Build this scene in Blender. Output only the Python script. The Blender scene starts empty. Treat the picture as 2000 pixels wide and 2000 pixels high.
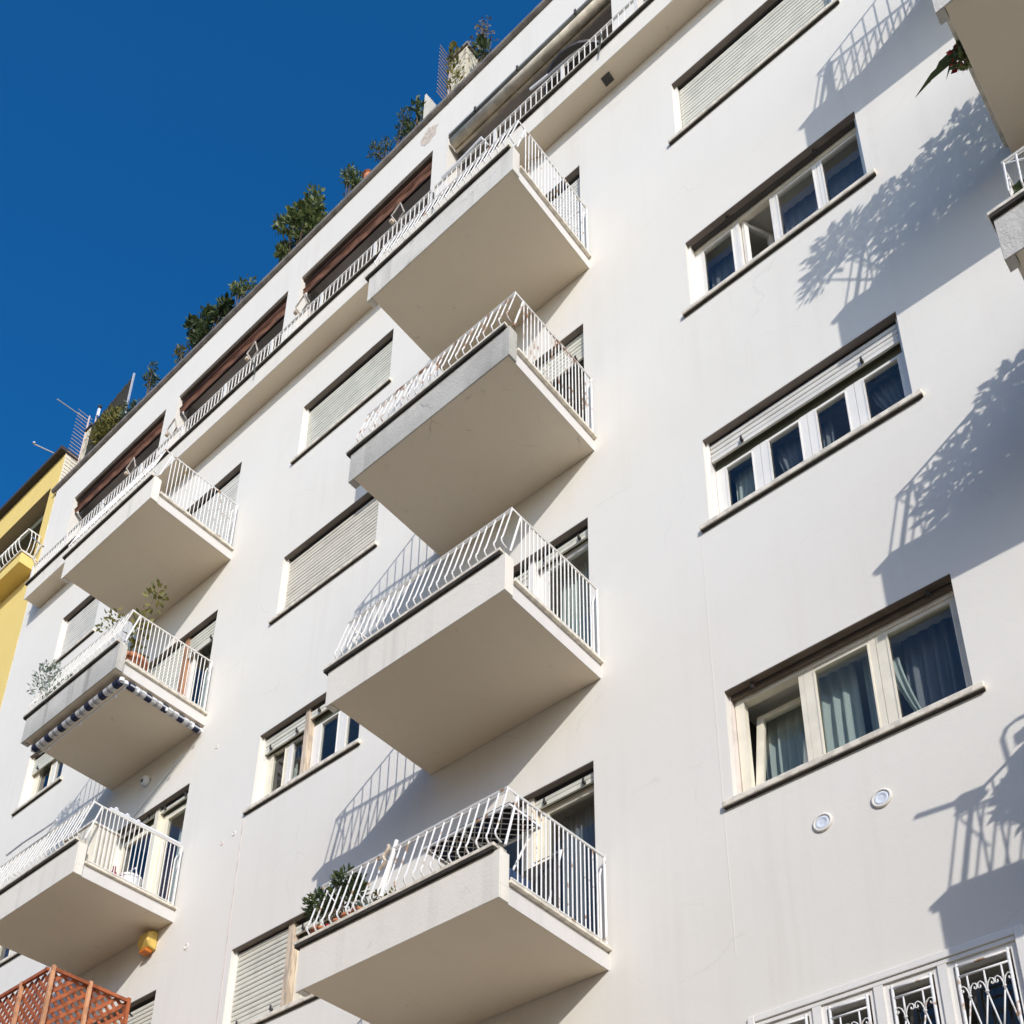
import bpy, math, random
from mathutils import Vector, Matrix
rnd = random.Random(7)
S = bpy.context.scene
COL = S.collection
# ------------------------------------------------------------------ camera
cam_d = bpy.data.cameras.new('camera'); cam = bpy.data.objects.new('camera', cam_d); COL.objects.link(cam)
RT, DN, FW = (0.76081, 0.64889, 0.01126), (-0.28917, 0.35412, -0.88937), (-0.58099, 0.67338, 0.45702)
CP = Vector((12.277, -7.084, 1.6))
cam.matrix_world = Matrix(((RT[0], -DN[0], -FW[0], CP.x), (RT[1], -DN[1], -FW[1], CP.y), (RT[2], -DN[2], -FW[2], CP.z), (0, 0, 0, 1)))
cam_d.sensor_width = 36.0; cam_d.lens = 43.943; cam_d.shift_x = 0.0; cam_d.shift_y = 0.5149
cam_d.clip_start = 0.1; cam_d.clip_end = 3000
S.camera = cam
# ------------------------------------------------------------------ sky and sun
SUN = Vector((1.5, -1.295, 0.90)).normalized()
w = bpy.data.worlds.new('World'); S.world = w; w.use_nodes = True
nt = w.node_tree; nt.nodes.clear()
sky = nt.nodes.new('ShaderNodeTexSky'); sky.sky_type = 'NISHITA'; sky.sun_disc = False
sky.sun_elevation = math.asin(SUN.z); sky.sun_rotation = math.atan2(SUN.x, SUN.y)
sky.altitude = 300; sky.air_density = 1.0; sky.dust_density = 2.0; sky.ozone_density = 6.0
bg = nt.nodes.new('ShaderNodeBackground'); bg.inputs[1].default_value = 0.10
wo = nt.nodes.new('ShaderNodeOutputWorld')
hs = nt.nodes.new('ShaderNodeHueSaturation'); hs.inputs['Saturation'].default_value = 1.235; hs.inputs['Value'].default_value = 1.87
nt.links.new(sky.outputs[0], hs.inputs['Color']); nt.links.new(hs.outputs[0], bg.inputs[0]); nt.links.new(bg.outputs[0], wo.inputs[0])
sl = bpy.data.lights.new('sun', 'SUN'); sl.energy = 3.3; sl.angle = math.radians(0.53); sl.color = (1.0, 0.965, 0.93)
so = bpy.data.objects.new('sun', sl); COL.objects.link(so); so.rotation_euler = SUN.to_track_quat('Z', 'Y').to_euler()
so.location = (20, -20, 40)
S.view_settings.view_transform = 'Standard'; S.view_settings.look = 'None'
S.view_settings.exposure = 0.0; S.view_settings.gamma = 1.0; S.view_settings.use_curve_mapping = False
S.cycles.max_bounces = 10; S.cycles.diffuse_bounces = 6; S.cycles.transparent_max_bounces = 16
# ------------------------------------------------------------------ materials
def mat(name, col, rough=0.8, var=0.0, scale=3.0, col2=None, bump=0.0, bscale=40.0, spec=0.3, metal=0.0, thr=(0.45, 0.6), stretch=(1, 1, 1), detail=5.0, objvar=0.0):
    m = bpy.data.materials.new(name); m.use_nodes = True
    t = m.node_tree; b = t.nodes['Principled BSDF']
    b.inputs['Base Color'].default_value = (*col, 1); b.inputs['Roughness'].default_value = rough
    b.inputs['Specular IOR Level'].default_value = spec; b.inputs['Metallic'].default_value = metal
    tc = t.nodes.new('ShaderNodeTexCoord'); mp = t.nodes.new('ShaderNodeMapping')
    mp.inputs['Scale'].default_value = stretch
    geo = t.nodes.new('ShaderNodeNewGeometry')
    t.links.new(geo.outputs['Position'], mp.inputs[0])
    if var > 0 or col2:
        n = t.nodes.new('ShaderNodeTexNoise'); n.inputs['Scale'].default_value = scale; n.inputs['Detail'].default_value = detail
        t.links.new(mp.outputs[0], n.inputs['Vector'])
        r = t.nodes.new('ShaderNodeValToRGB')
        c2 = col2 if col2 else tuple(c * (1 - var) for c in col)
        r.color_ramp.elements[0].position = thr[0]; r.color_ramp.elements[0].color = (*col, 1)
        r.color_ramp.elements[1].position = thr[1]; r.color_ramp.elements[1].color = (*c2, 1)
        t.links.new(n.outputs[0], r.inputs[0]); t.links.new(r.outputs[0], b.inputs['Base Color'])
    if objvar > 0:
        oi = t.nodes.new('ShaderNodeObjectInfo'); mr = t.nodes.new('ShaderNodeMapRange'); mr.inputs[3].default_value = 1 - objvar; mr.inputs[4].default_value = 1.0
        ml = t.nodes.new('ShaderNodeMixRGB'); ml.blend_type = 'MULTIPLY'; ml.inputs[0].default_value = 1.0
        src = b.inputs['Base Color'].links[0].from_socket if b.inputs['Base Color'].links else None
        t.links.new(oi.outputs['Random'], mr.inputs[0]); t.links.new(mr.outputs[0], ml.inputs[2])
        if src: t.links.new(src, ml.inputs[1])
        else: ml.inputs[1].default_value = (*col, 1)
        t.links.new(ml.outputs[0], b.inputs['Base Color'])
    if bump > 0:
        n2 = t.nodes.new('ShaderNodeTexNoise'); n2.inputs['Scale'].default_value = bscale; n2.inputs['Detail'].default_value = 4
        t.links.new(mp.outputs[0], n2.inputs['Vector'])
        bp_ = t.nodes.new('ShaderNodeBump'); bp_.inputs['Strength'].default_value = bump; bp_.inputs['Distance'].default_value = 0.02
        t.links.new(n2.outputs[0], bp_.inputs['Height']); t.links.new(bp_.outputs[0], b.inputs['Normal'])
    return m
def plaster(name, base, stain, streak, k_blotch=0.35, k_streak=0.35, k_crack=0.0, k_speck=0.0, bump=0.18):
    """painted render: broad blotches, rain streaks, thin cracks, fine relief"""
    m = bpy.data.materials.new(name); m.use_nodes = True
    t = m.node_tree; b = t.nodes['Principled BSDF']; L = t.links.new
    b.inputs['Roughness'].default_value = 0.9; b.inputs['Specular IOR Level'].default_value = 0.15
    g = t.nodes.new('ShaderNodeNewGeometry')
    def noise(sc, st=(1, 1, 1), det=6, rough=0.6, dist=0.0):
        mp = t.nodes.new('ShaderNodeMapping'); mp.inputs['Scale'].default_value = st; L(g.outputs['Position'], mp.inputs[0])
        n = t.nodes.new('ShaderNodeTexNoise'); n.inputs['Scale'].default_value = sc; n.inputs['Detail'].default_value = det
        n.inputs['Roughness'].default_value = rough; n.inputs['Distortion'].default_value = dist
        L(mp.outputs[0], n.inputs['Vector']); return n.outputs[0]
    def ramp(s, a, c):
        r = t.nodes.new('ShaderNodeMapRange'); r.inputs[1].default_value = a; r.inputs[2].default_value = c; r.clamp = True
        L(s, r.inputs[0]); return r.outputs[0]
    def mul(s, k):
        n = t.nodes.new('ShaderNodeMath'); n.operation = 'MULTIPLY'; n.inputs[1].default_value = k; L(s, n.inputs[0]); return n.outputs[0]
    def mulv(s, k):
        n = t.nodes.new('ShaderNodeMath'); n.operation = 'MULTIPLY'; L(s, n.inputs[0]); L(k, n.inputs[1]); return n.outputs[0]
    def mix(f, a, bcol):
        n = t.nodes.new('ShaderNodeMix'); n.data_type = 'RGBA'; L(f, n.inputs[0])
        if isinstance(a, tuple): n.inputs[6].default_value = (*a, 1)
        else: L(a, n.inputs[6])
        n.inputs[7].default_value = (*bcol, 1); return n.outputs[2]
    c = mix(mul(ramp(noise(0.55), 0.4, 0.75), k_blotch), base, stain)
    c = mix(mul(mulv(ramp(noise(1.1, (5, 5, 0.22), 4), 0.5, 0.75), ramp(noise(0.4), 0.4, 0.6)), k_streak), c, streak)
    c = mix(mul(ramp(noise(9.0, (1, 1, 1), 6, 0.7), 0.55, 0.8), k_blotch * 0.5), c, stain)
    if k_crack > 0:
        mp = t.nodes.new('ShaderNodeMapping'); L(g.outputs['Position'], mp.inputs[0])
        ad = t.nodes.new('ShaderNodeMixRGB'); ad.blend_type = 'ADD'; ad.inputs[0].default_value = 0.35
        n = t.nodes.new('ShaderNodeTexNoise'); n.inputs['Scale'].default_value = 2.5; n.inputs['Detail'].default_value = 6
        L(mp.outputs[0], n.inputs['Vector']); L(mp.outputs[0], ad.inputs[1]); L(n.outputs['Color'], ad.inputs[2])
        v = t.nodes.new('ShaderNodeTexVoronoi'); v.feature = 'DISTANCE_TO_EDGE'; v.inputs['Scale'].default_value = 0.7
        L(ad.outputs[0], v.inputs['Vector'])
        line = ramp(v.outputs['Distance'], 0.0062, 0.0015)
        c = mix(mul(mulv(line, ramp(noise(0.9), 0.52, 0.6)), k_crack), c, tuple(x * 0.35 for x in stain))
    if k_speck > 0:
        c = mix(mul(ramp(noise(5.0, (1, 1, 1), 8, 0.75, 0.6), 0.62, 0.72), k_speck), c, streak)
    L(c, b.inputs['Base Color'])
    bp_ = t.nodes.new('ShaderNodeBump'); bp_.inputs['Strength'].default_value = bump; bp_.inputs['Distance'].default_value = 0.015
    ht = t.nodes.new('ShaderNodeMath'); ht.operation = 'ADD'; L(noise(60, det=3), ht.inputs[0]); L(mul(noise(4, det=4), 2.0), ht.inputs[1])
    L(ht.outputs[0], bp_.inputs['Height']); L(bp_.outputs[0], b.inputs['Normal'])
    return m
M = {}
M['wall'] = plaster('wall_paint', (0.778, 0.736, 0.655), (0.715, 0.67, 0.59), (0.66, 0.59, 0.51), 0.45, 0.40, 0.10, 0.14, 0.08)
M['fascia_stained'] = plaster('stained_fascia', (0.60, 0.565, 0.50), (0.34, 0.325, 0.285), (0.20, 0.185, 0.16), 1.0, 0.7, 0.5, 1.0, 0.5)
M['soffit'] = plaster('soffit_paint', (0.80, 0.69, 0.53), (0.71, 0.61, 0.46), (0.42, 0.35, 0.27), 0.7, 0.0, 0.0, 0.55, 0.1)
M['soffit_cracked'] = plaster('cracked_soffit_paint', (0.80, 0.70, 0.55), (0.69, 0.60, 0.47), (0.38, 0.31, 0.24), 0.6, 0.0, 0.75, 0.55, 0.15)
M['fascia'] = plaster('fascia_paint', (0.80, 0.745, 0.645), (0.68, 0.63, 0.53), (0.40, 0.375, 0.33), 0.55, 0.45, 0.15, 0.35)
M['fascia_worn'] = plaster('weathered_fascia', (0.74, 0.695, 0.61), (0.50, 0.475, 0.42), (0.30, 0.285, 0.25), 0.9, 0.7, 0.35, 0.9, 0.4)
M['side'] = plaster('side_paint', (0.68, 0.645, 0.60), (0.60, 0.565, 0.52), (0.45, 0.41, 0.37), 0.4, 0.3, 0.0, 0.2)
M['under_shade'] = mat('underside_shade', (0.052, 0.045, 0.037), 0.9, 0.4, 6)  # near-black tone standing in for the shade under sills and copings
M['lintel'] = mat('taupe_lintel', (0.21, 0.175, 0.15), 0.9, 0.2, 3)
M['ceiling'] = mat('room_ceiling', (0.66, 0.63, 0.55), 0.9)
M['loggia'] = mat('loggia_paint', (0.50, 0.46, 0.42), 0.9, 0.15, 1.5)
M['marble'] = mat('sill_marble', (0.80, 0.725, 0.59), 0.6, 0.25, 14, bump=0.05)
M['coping'] = mat('coping_stone', (0.30, 0.265, 0.225), 0.75, 0.35, 9, bump=0.1)
M['metal'] = mat('white_enamel', (0.82, 0.785, 0.72), 0.4, col2=(0.66, 0.63, 0.57), scale=12, thr=(0.55, 0.75), spec=0.5)
M['rusty'] = mat('rusted_enamel', (0.78, 0.75, 0.70), 0.55, col2=(0.34, 0.17, 0.09), scale=7, thr=(0.54, 0.66), spec=0.4)
M['speckle'] = mat('chipped_enamel', (0.80, 0.78, 0.74), 0.45, col2=(0.40, 0.24, 0.13), scale=11, thr=(0.60, 0.68), spec=0.4)
M['shut'] = mat('shutter_pvc', (0.74, 0.715, 0.60), 0.5, 0.10, 5, objvar=0.05)
M['shut_w'] = mat('shutter_white', (0.77, 0.735, 0.655), 0.5, 0.10, 5, objvar=0.05)
M['shut_y'] = mat('shutter_yellowed', (0.73, 0.68, 0.565), 0.5, 0.10, 5, objvar=0.05)
M['frame'] = mat('white_frame', (0.84, 0.80, 0.725), 0.35, 0.05, 3, spec=0.5)
M['cream'] = mat('cream_frame', (0.83, 0.76, 0.60), 0.4, 0.08, 5, spec=0.5)
M['oldwood'] = mat('bare_wood_trim', (0.66, 0.53, 0.39), 0.7, 0.35, 8, stretch=(3, 3, .6))
M['walnut'] = mat('brown_wood_trim', (0.42, 0.22, 0.12), 0.6, 0.35, 8, stretch=(3, 3, .6))
M['brown'] = mat('brown_bar', (0.15, 0.115, 0.085), 0.6, 0.2, 6)
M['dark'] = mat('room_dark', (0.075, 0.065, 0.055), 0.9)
M['box'] = mat('shutter_box', (0.13, 0.13, 0.085), 0.7)
M['iron'] = mat('dark_bracket', (0.06, 0.055, 0.05), 0.5)
M['gutter'] = mat('gutter_metal', (0.25, 0.215, 0.18), 0.6, 0.35, 5, bump=0.1)
M['awn'] = mat('brown_canvas', (0.20, 0.09, 0.05), 0.85, 0.35, 6)
M['awn_shade'] = mat('canvas_hood_shade', (0.035, 0.016, 0.010), 0.9)  # shadow under the awning hood is put into this canvas colour
M['awn_d'] = mat('dark_brown_canvas', (0.10, 0.040, 0.025), 0.85, 0.3, 6)
M['awn_b'] = mat('beige_canvas', (0.70, 0.62, 0.48), 0.85, 0.25, 6)
M['crank'] = mat('crank_metal', (0.50, 0.44, 0.37), 0.5, 0.3, 9)
M['grey'] = mat('grey_metal', (0.22, 0.235, 0.23), 0.5, 0.2, 6)
M['terra'] = mat('terracotta', (0.56, 0.22, 0.11), 0.85, 0.3, 14)
M['black_pot'] = mat('black_plastic', (0.03, 0.03, 0.035), 0.5)
M['soil'] = mat('potting_soil', (0.06, 0.04, 0.03), 0.95)
M['yellow'] = plaster('yellow_paint', (0.80, 0.60, 0.205), (0.73, 0.53, 0.17), (0.62, 0.46, 0.20), 0.4, 0.3)
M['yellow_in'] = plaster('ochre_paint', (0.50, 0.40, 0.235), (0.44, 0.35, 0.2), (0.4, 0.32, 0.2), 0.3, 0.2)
M['creamwall'] = plaster('cream_paint', (0.82, 0.76, 0.60), (0.6, 0.54, 0.42), (0.45, 0.4, 0.3), 0.5, 0.4, 0.4)
M['eave'] = mat('dark_eave', (0.055, 0.045, 0.04), 0.7)
M['lattice'] = mat('orange_wood', (0.42, 0.12, 0.045), 0.6, 0.4, 10, spec=0.3)
M['post_wood'] = mat('light_orange_wood', (0.66, 0.33, 0.17), 0.6, 0.3, 10)
M['siren'] = mat('yellow_plastic', (0.72, 0.50, 0.13), 0.5, 0.15, 10)
M['amber'] = mat('amber_lens', (0.55, 0.16, 0.02), 0.3)
M['white_pl'] = mat('white_plastic', (0.80, 0.81, 0.82), 0.4)
M['vent'] = mat('vent_plastic', (0.70, 0.735, 0.78), 0.4)
M['navy_cloth'] = mat('dark_cloth', (0.018, 0.016, 0.018), 0.95, col2=(0.02, 0.04, 0.09), scale=5)
M['navy'] = mat('navy_canvas', (0.025, 0.030, 0.065), 0.85)
M['wht_canvas'] = mat('white_canvas', (0.62, 0.60, 0.58), 0.85, 0.15, 30)
M['alu'] = mat('aluminium', (0.55, 0.55, 0.56), 0.4, metal=0.4)
M['antenna'] = mat('oxidised_tube', (0.62, 0.50, 0.46), 0.5)
M['screen'] = mat('dark_reed', (0.045, 0.04, 0.028), 0.8)
M['blue'] = mat('blue_plastic', (0.03, 0.06, 0.14), 0.5)
M['red'] = mat('red_petal', (0.45, 0.02, 0.03), 0.6)
M['pink'] = mat('pink_plastic', (0.6, 0.08, 0.16), 0.5)
M['stone'] = mat('pale_stone', (0.66, 0.60, 0.45), 0.9, col2=(0.30, 0.26, 0.18), scale=12, bump=0.3, thr=(0.5, 0.62))
M['patch'] = mat('bare_render', (0.66, 0.56, 0.46), 0.95, 0.3, 15, bump=0.3)
M['peach'] = mat('peach_joint', (0.74, 0.65, 0.58), 0.9, 0.15, 5)
M['asphalt'] = mat('asphalt', (0.20, 0.17, 0.14), 0.9, 0.2, 2, bump=0.2)
M['paving'] = mat('paving', (0.56, 0.45, 0.33), 0.85, 0.2, 3, bump=0.1)
M['opposite'] = mat('warm_stucco', (0.70, 0.56, 0.40), 0.9, 0.1, 1)
M['kerb'] = mat('kerb_stone', (0.40, 0.385, 0.36), 0.85, 0.2, 3)
M['teal'] = mat('aqua_plastic', (0.30, 0.42, 0.44), 0.4)
M['blind'] = mat('pale_blind', (0.52, 0.52, 0.47), 0.8)
def glassmat():
    m = bpy.data.materials.new('window_glass'); m.use_nodes = True; t = m.node_tree; t.nodes.clear(); L = t.links.new
    tr = t.nodes.new('ShaderNodeBsdfTransparent'); tr.inputs[0].default_value = (0.82, 0.855, 0.85, 1)
    gl = t.nodes.new('ShaderNodeBsdfGlossy'); gl.inputs['Roughness'].default_value = 0.015
    lw = t.nodes.new('ShaderNodeLayerWeight'); lw.inputs[0].default_value = 0.5      # facing: the same from both sides of the sheet
    pw = t.nodes.new('ShaderNodeMath'); pw.operation = 'POWER'; pw.inputs[1].default_value = 4.0
    mu = t.nodes.new('ShaderNodeMath'); mu.operation = 'MULTIPLY_ADD'; mu.inputs[1].default_value = 0.95; mu.inputs[2].default_value = 0.062; mu.use_clamp = True
    g = t.nodes.new('ShaderNodeNewGeometry'); n = t.nodes.new('ShaderNodeTexNoise'); n.inputs['Scale'].default_value = 1.6
    b = t.nodes.new('ShaderNodeBump'); b.inputs['Strength'].default_value = 0.04; b.inputs['Distance'].default_value = 0.05
    L(g.outputs['Position'], n.inputs['Vector']); L(n.outputs[0], b.inputs['Height']); L(b.outputs[0], gl.inputs['Normal'])
    mx = t.nodes.new('ShaderNodeMixShader'); o = t.nodes.new('ShaderNodeOutputMaterial')
    L(lw.outputs['Facing'], pw.inputs[0]); L(pw.outputs[0], mu.inputs[0]); L(mu.outputs[0], mx.inputs[0]); L(tr.outputs[0], mx.inputs[1]); L(gl.outputs[0], mx.inputs[2]); L(mx.outputs[0], o.inputs[0])
    return m
M['glass'] = glassmat()
def clothmat(name, col, trans=0.35):
    m = bpy.data.materials.new(name); m.use_nodes = True; t = m.node_tree; t.nodes.clear(); L = t.links.new
    d = t.nodes.new('ShaderNodeBsdfDiffuse'); d.inputs[0].default_value = (*col, 1)
    tr = t.nodes.new('ShaderNodeBsdfTranslucent'); tr.inputs[0].default_value = (*col, 1)
    mx = t.nodes.new('ShaderNodeMixShader'); mx.inputs[0].default_value = trans; o = t.nodes.new('ShaderNodeOutputMaterial')
    L(d.outputs[0], mx.inputs[1]); L(tr.outputs[0], mx.inputs[2]); L(mx.outputs[0], o.inputs[0]); return m
M['curtain'] = clothmat('curtain_cloth', (0.60, 0.66, 0.60))
M['curtain_d'] = clothmat('curtain_grey', (0.30, 0.31, 0.32))
def leafmat(name, a, b_, c=None):
    m = bpy.data.materials.new(name); m.use_nodes = True; t = m.node_tree; t.nodes.clear(); L = t.links.new
    g = t.nodes.new('ShaderNodeNewGeometry')
    r = t.nodes.new('ShaderNodeValToRGB'); r.color_ramp.elements[0].color = (*a, 1); r.color_ramp.elements[1].color = (*b_, 1)
    L(g.outputs['Random Per Island'], r.inputs[0])
    p = t.nodes.new('ShaderNodeBsdfPrincipled'); p.inputs['Roughness'].default_value = 0.5; p.inputs['Specular IOR Level'].default_value = 0.4
    tr = t.nodes.new('ShaderNodeBsdfTranslucent'); L(r.outputs[0], p.inputs['Base Color']); L(r.outputs[0], tr.inputs[0])
    mx = t.nodes.new('ShaderNodeMixShader'); mx.inputs[0].default_value = 0.3; o = t.nodes.new('ShaderNodeOutputMaterial')
    L(p.outputs[0], mx.inputs[1]); L(tr.outputs[0], mx.inputs[2]); L(mx.outputs[0], o.inputs[0]); return m
M['leaf'] = leafmat('leaf_green', (0.055, 0.085, 0.025), (0.20, 0.23, 0.07))
M['leaf_d'] = leafmat('leaf_dark', (0.025, 0.048, 0.015), (0.10, 0.125, 0.038))
M['leaf_y'] = leafmat('leaf_olive', (0.10, 0.10, 0.02), (0.26, 0.23, 0.05))
M['leaf_s'] = leafmat('leaf_silver', (0.16, 0.20, 0.15), (0.40, 0.44, 0.36))
M['leaf_b'] = leafmat('leaf_bluegreen', (0.05, 0.075, 0.042), (0.14, 0.175, 0.09))
M['twig'] = mat('twig_bark', (0.16, 0.115, 0.08), 0.9)
M['dry'] = leafmat('leaf_dry', (0.14, 0.11, 0.07), (0.24, 0.2, 0.13))
# ------------------------------------------------------------------ mesh helpers
class MB:
    def __init__(s): s.v = []; s.f = []
    def box(s, x0, x1, y0, y1, z0, z1):
        n = len(s.v)
        s.v += [(x0, y0, z0), (x1, y0, z0), (x1, y1, z0), (x0, y1, z0), (x0, y0, z1), (x1, y0, z1), (x1, y1, z1), (x0, y1, z1)]
        s.f += [tuple(n + i for i in q) for q in ((0, 3, 2, 1), (4, 5, 6, 7), (0, 1, 5, 4), (1, 2, 6, 5), (2, 3, 7, 6), (3, 0, 4, 7))]
        return s
    def quad(s, a, b, c, d):
        n = len(s.v); s.v += [tuple(a), tuple(b), tuple(c), tuple(d)]; s.f.append((n, n + 1, n + 2, n + 3)); return s
    def tube(s, pts, r, n=6, r2=None, cap=True):
        P = [Vector(p) for p in pts]; k = len(P); base = len(s.v); ref = None
        for i, p in enumerate(P):
            d = (P[min(i + 1, k - 1)] - P[max(i - 1, 0)])
            if d.length < 1e-9: d = Vector((0, 0, 1))
            d.normalize()
            if ref is None:
                ref = Vector((0, 0, 1)) if abs(d.z) < 0.9 else Vector((1, 0, 0))
            u = (ref - d * ref.dot(d)).normalized(); w_ = d.cross(u); ref = u
            rr = r if r2 is None else r + (r2 - r) * i / (k - 1)
            for j in range(n):
                a = 2 * math.pi * (j + .5) / n; s.v.append(tuple(p + u * (rr * math.cos(a)) + w_ * (rr * math.sin(a))))
        for i in range(k - 1):
            for j in range(n):
                a = base + i * n + j; b = base + i * n + (j + 1) % n; s.f.append((a, b, b + n, a + n))
        if cap:
            s.f.append(tuple(base + j for j in reversed(range(n)))); s.f.append(tuple(base + (k - 1) * n + j for j in range(n)))
        return s
    def prism_x(s, prof, x0, x1):
        n = len(s.v); k = len(prof)
        s.v += [(x0, y, z) for y, z in prof] + [(x1, y, z) for y, z in prof]
        for j in range(k): s.f.append((n + j, n + (j + 1) % k, n + k + (j + 1) % k, n + k + j))
        s.f.append(tuple(n + j for j in reversed(range(k)))); s.f.append(tuple(n + k + j for j in range(k))); return s
    def lathe(s, c, prof, n=16, axis='z'):
        base = len(s.v); k = len(prof)
        for r, h in prof:
            for j in range(n):
                a = 2 * math.pi * j / n; p = (r * math.cos(a), r * math.sin(a), h)
                if axis == 'y': p = (p[0], h, p[1])
                elif axis == 'x': p = (h, p[0], p[1])
                s.v.append((c[0] + p[0], c[1] + p[1], c[2] + p[2]))
        for i in range(k - 1):
            for j in range(n):
                a = base + i * n + j; b = base + i * n + (j + 1) % n; s.f.append((a, b, b + n, a + n))
        s.f.append(tuple(base + j for j in reversed(range(n)))); s.f.append(tuple(base + (k - 1) * n + j for j in range(n))); return s
    def leaf(s, p, d, up, ln, wd):
        d = d.normalized(); sd = d.cross(up)
        if sd.length < 1e-4: sd = d.cross(Vector((1, 0, 0.1)))
        sd.normalize(); nrm = sd.cross(d)
        n = len(s.v); mid = p + d * ln * .5
        s.v += [tuple(p), tuple(mid + sd * wd * .5 - nrm * wd * .12), tuple(p + d * ln - nrm * ln * .15), tuple(mid - sd * wd * .5 - nrm * wd * .12)]
        s.f += [(n, n + 1, n + 2, n + 3)]
    def blade(s, pts, wd):
        P = [Vector(p) for p in pts]; k = len(P); n = len(s.v)
        for i, p in enumerate(P):
            d = (P[min(i + 1, k - 1)] - P[max(i - 1, 0)]).normalized(); sd = d.cross(Vector((0, 0, 1)))
            if sd.length < 1e-3: sd = Vector((1, 0, 0))
            sd.normalize(); t_ = i / (k - 1); ww = wd * (0.7 + 1.2 * t_ - 1.88 * t_ * t_) * .5
            s.v += [tuple(p + sd * ww), tuple(p - sd * ww)]
        for i in range(k - 1): s.f.append((n + 2 * i, n + 2 * i + 1, n + 2 * i + 3, n + 2 * i + 2))
    def mesh(s, name, m, smooth=False):
        me = bpy.data.meshes.new(name); me.from_pydata(s.v, [], s.f); me.update()
        if m: me.materials.append(m)
        if smooth:
            for p in me.polygons: p.use_smooth = True
        return me
    def build(s, name, m, parent=None, smooth=False, bevel=0.0):
        o = bpy.data.objects.new(name, s.mesh(name, m, smooth)); COL.objects.link(o); o.parent = parent
        if bevel:
            b = o.modifiers.new('edge', 'BEVEL'); b.width = bevel; b.segments = 2; b.limit_method = 'ANGLE'; b.harden_normals = False
        return o
def inst(name, me, parent, loc, rot=None, scale=None):
    o = bpy.data.objects.new(name, me); COL.objects.link(o); o.parent = parent; o.location = loc
    if rot: o.rotation_euler = rot
    if scale: o.scale = scale
    return o
def empty(name, loc=(0, 0, 0), parent=None):
    o = bpy.data.objects.new(name, None); COL.objects.link(o); o.location = loc; o.parent = parent; return o
def tag(o, label, cat, group=None):
    o['label'] = label; o['category'] = cat
    if group: o['group'] = group
    return o
def struct(o): o['kind'] = 'structure'; return o
def stuff(o): o['kind'] = 'stuff'; return o
# ------------------------------------------------------------------ the setting on the ground
struct(MB().quad((-400, -400, -0.12), (400, -400, -0.12), (400, 400, -0.12), (-400, 400, -0.12)).build('ground', M['paving']))
struct(MB().quad((-300, -14.0, -0.116), (300, -14.0, -0.116), (300, -5.2, -0.116), (-300, -5.2, -0.116)).build('road', M['asphalt']))
struct(MB().box(-300, 300, -5.0, 0.0, -0.3, 0.0).build('pavement', M['paving']))
struct(MB().box(-300, 300, -5.16, -5.003, -0.3, -0.003).build('kerb', M['kerb']))
# unseen blocks across the street, shaped to cut sky fill; gap added for sun
def opposite(x0, x1, z1):
    m = MB().box(x0, x1, -26, -16, -.1, z1); m.box(x0 - .3, x1 + .3, -26.2, -15.7, z1 + .002, z1 + .25)
    n = int((x1 - x0) / 3.2)
    o = struct(m.build('unseen_opposite_block', M['opposite']))
    g = MB()
    for i in range(n):
        for j in range(4):
            cx = x0 + (i + .5) * (x1 - x0) / n; cz = 2.4 + j * 3.3; g.box(cx - .55, cx + .55, -15.998, -15.93, cz - .8, cz + .9)
    stuff(g.build('shutters', M['walnut'], o)); return o
opposite(-60, 13, 13); opposite(27, 75, 13)
# ------------------------------------------------------------------ the white apartment building
HEAD = {i: 2.705 + 3.1 * i for i in range(1, 7)}
XL, XR, ZTOP, DEPTH = -6.1, 17.0, 22.80, 9.0
B = empty('apartment_building')
tag(B, 'tall white apartment block with projecting slab balconies and shuttered windows', 'apartment block')
openings = []      # (x0, x1, z0, z1, reveal depth)
def wall_with_holes():
    xs = sorted({XL, XR} | {a for o in openings for a in o[:2]}); zs = sorted({0.0, ZTOP} | {a for o in openings for a in o[2:4]})
    mb = MB()
    for i in range(len(xs) - 1):
        for j in range(len(zs) - 1):
            cx, cz = (xs[i] + xs[i + 1]) / 2, (zs[j] + zs[j + 1]) / 2
            if any(o[0] < cx < o[1] and o[2] < cz < o[3] for o in openings): continue
            mb.quad((xs[i], 0, zs[j]), (xs[i + 1], 0, zs[j]), (xs[i + 1], 0, zs[j + 1]), (xs[i], 0, zs[j + 1]))
    for x0, x1, z0, z1, d in openings:
        mb.quad((x0, 0, z1), (x1, 0, z1), (x1, d, z1), (x0, d, z1)); mb.quad((x0, d, z0), (x1, d, z0), (x1, 0, z0), (x0, 0, z0))
        mb.quad((x0, 0, z0), (x0, 0, z1), (x0, d, z1), (x0, d, z0)); mb.quad((x1, d, z0), (x1, d, z1), (x1, 0, z1), (x1, 0, z0))
    mb.quad((XL, DEPTH, 0), (XL, 0, 0), (XL, 0, ZTOP), (XL, DEPTH, ZTOP)); mb.quad((XR, 0, 0), (XR, DEPTH, 0), (XR, DEPTH, ZTOP), (XR, 0, ZTOP))
    mb.quad((XR, DEPTH, 0), (XL, DEPTH, 0), (XL, DEPTH, ZTOP), (XR, DEPTH, ZTOP))
    return mb.build('wall', M['wall'], B)
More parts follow.
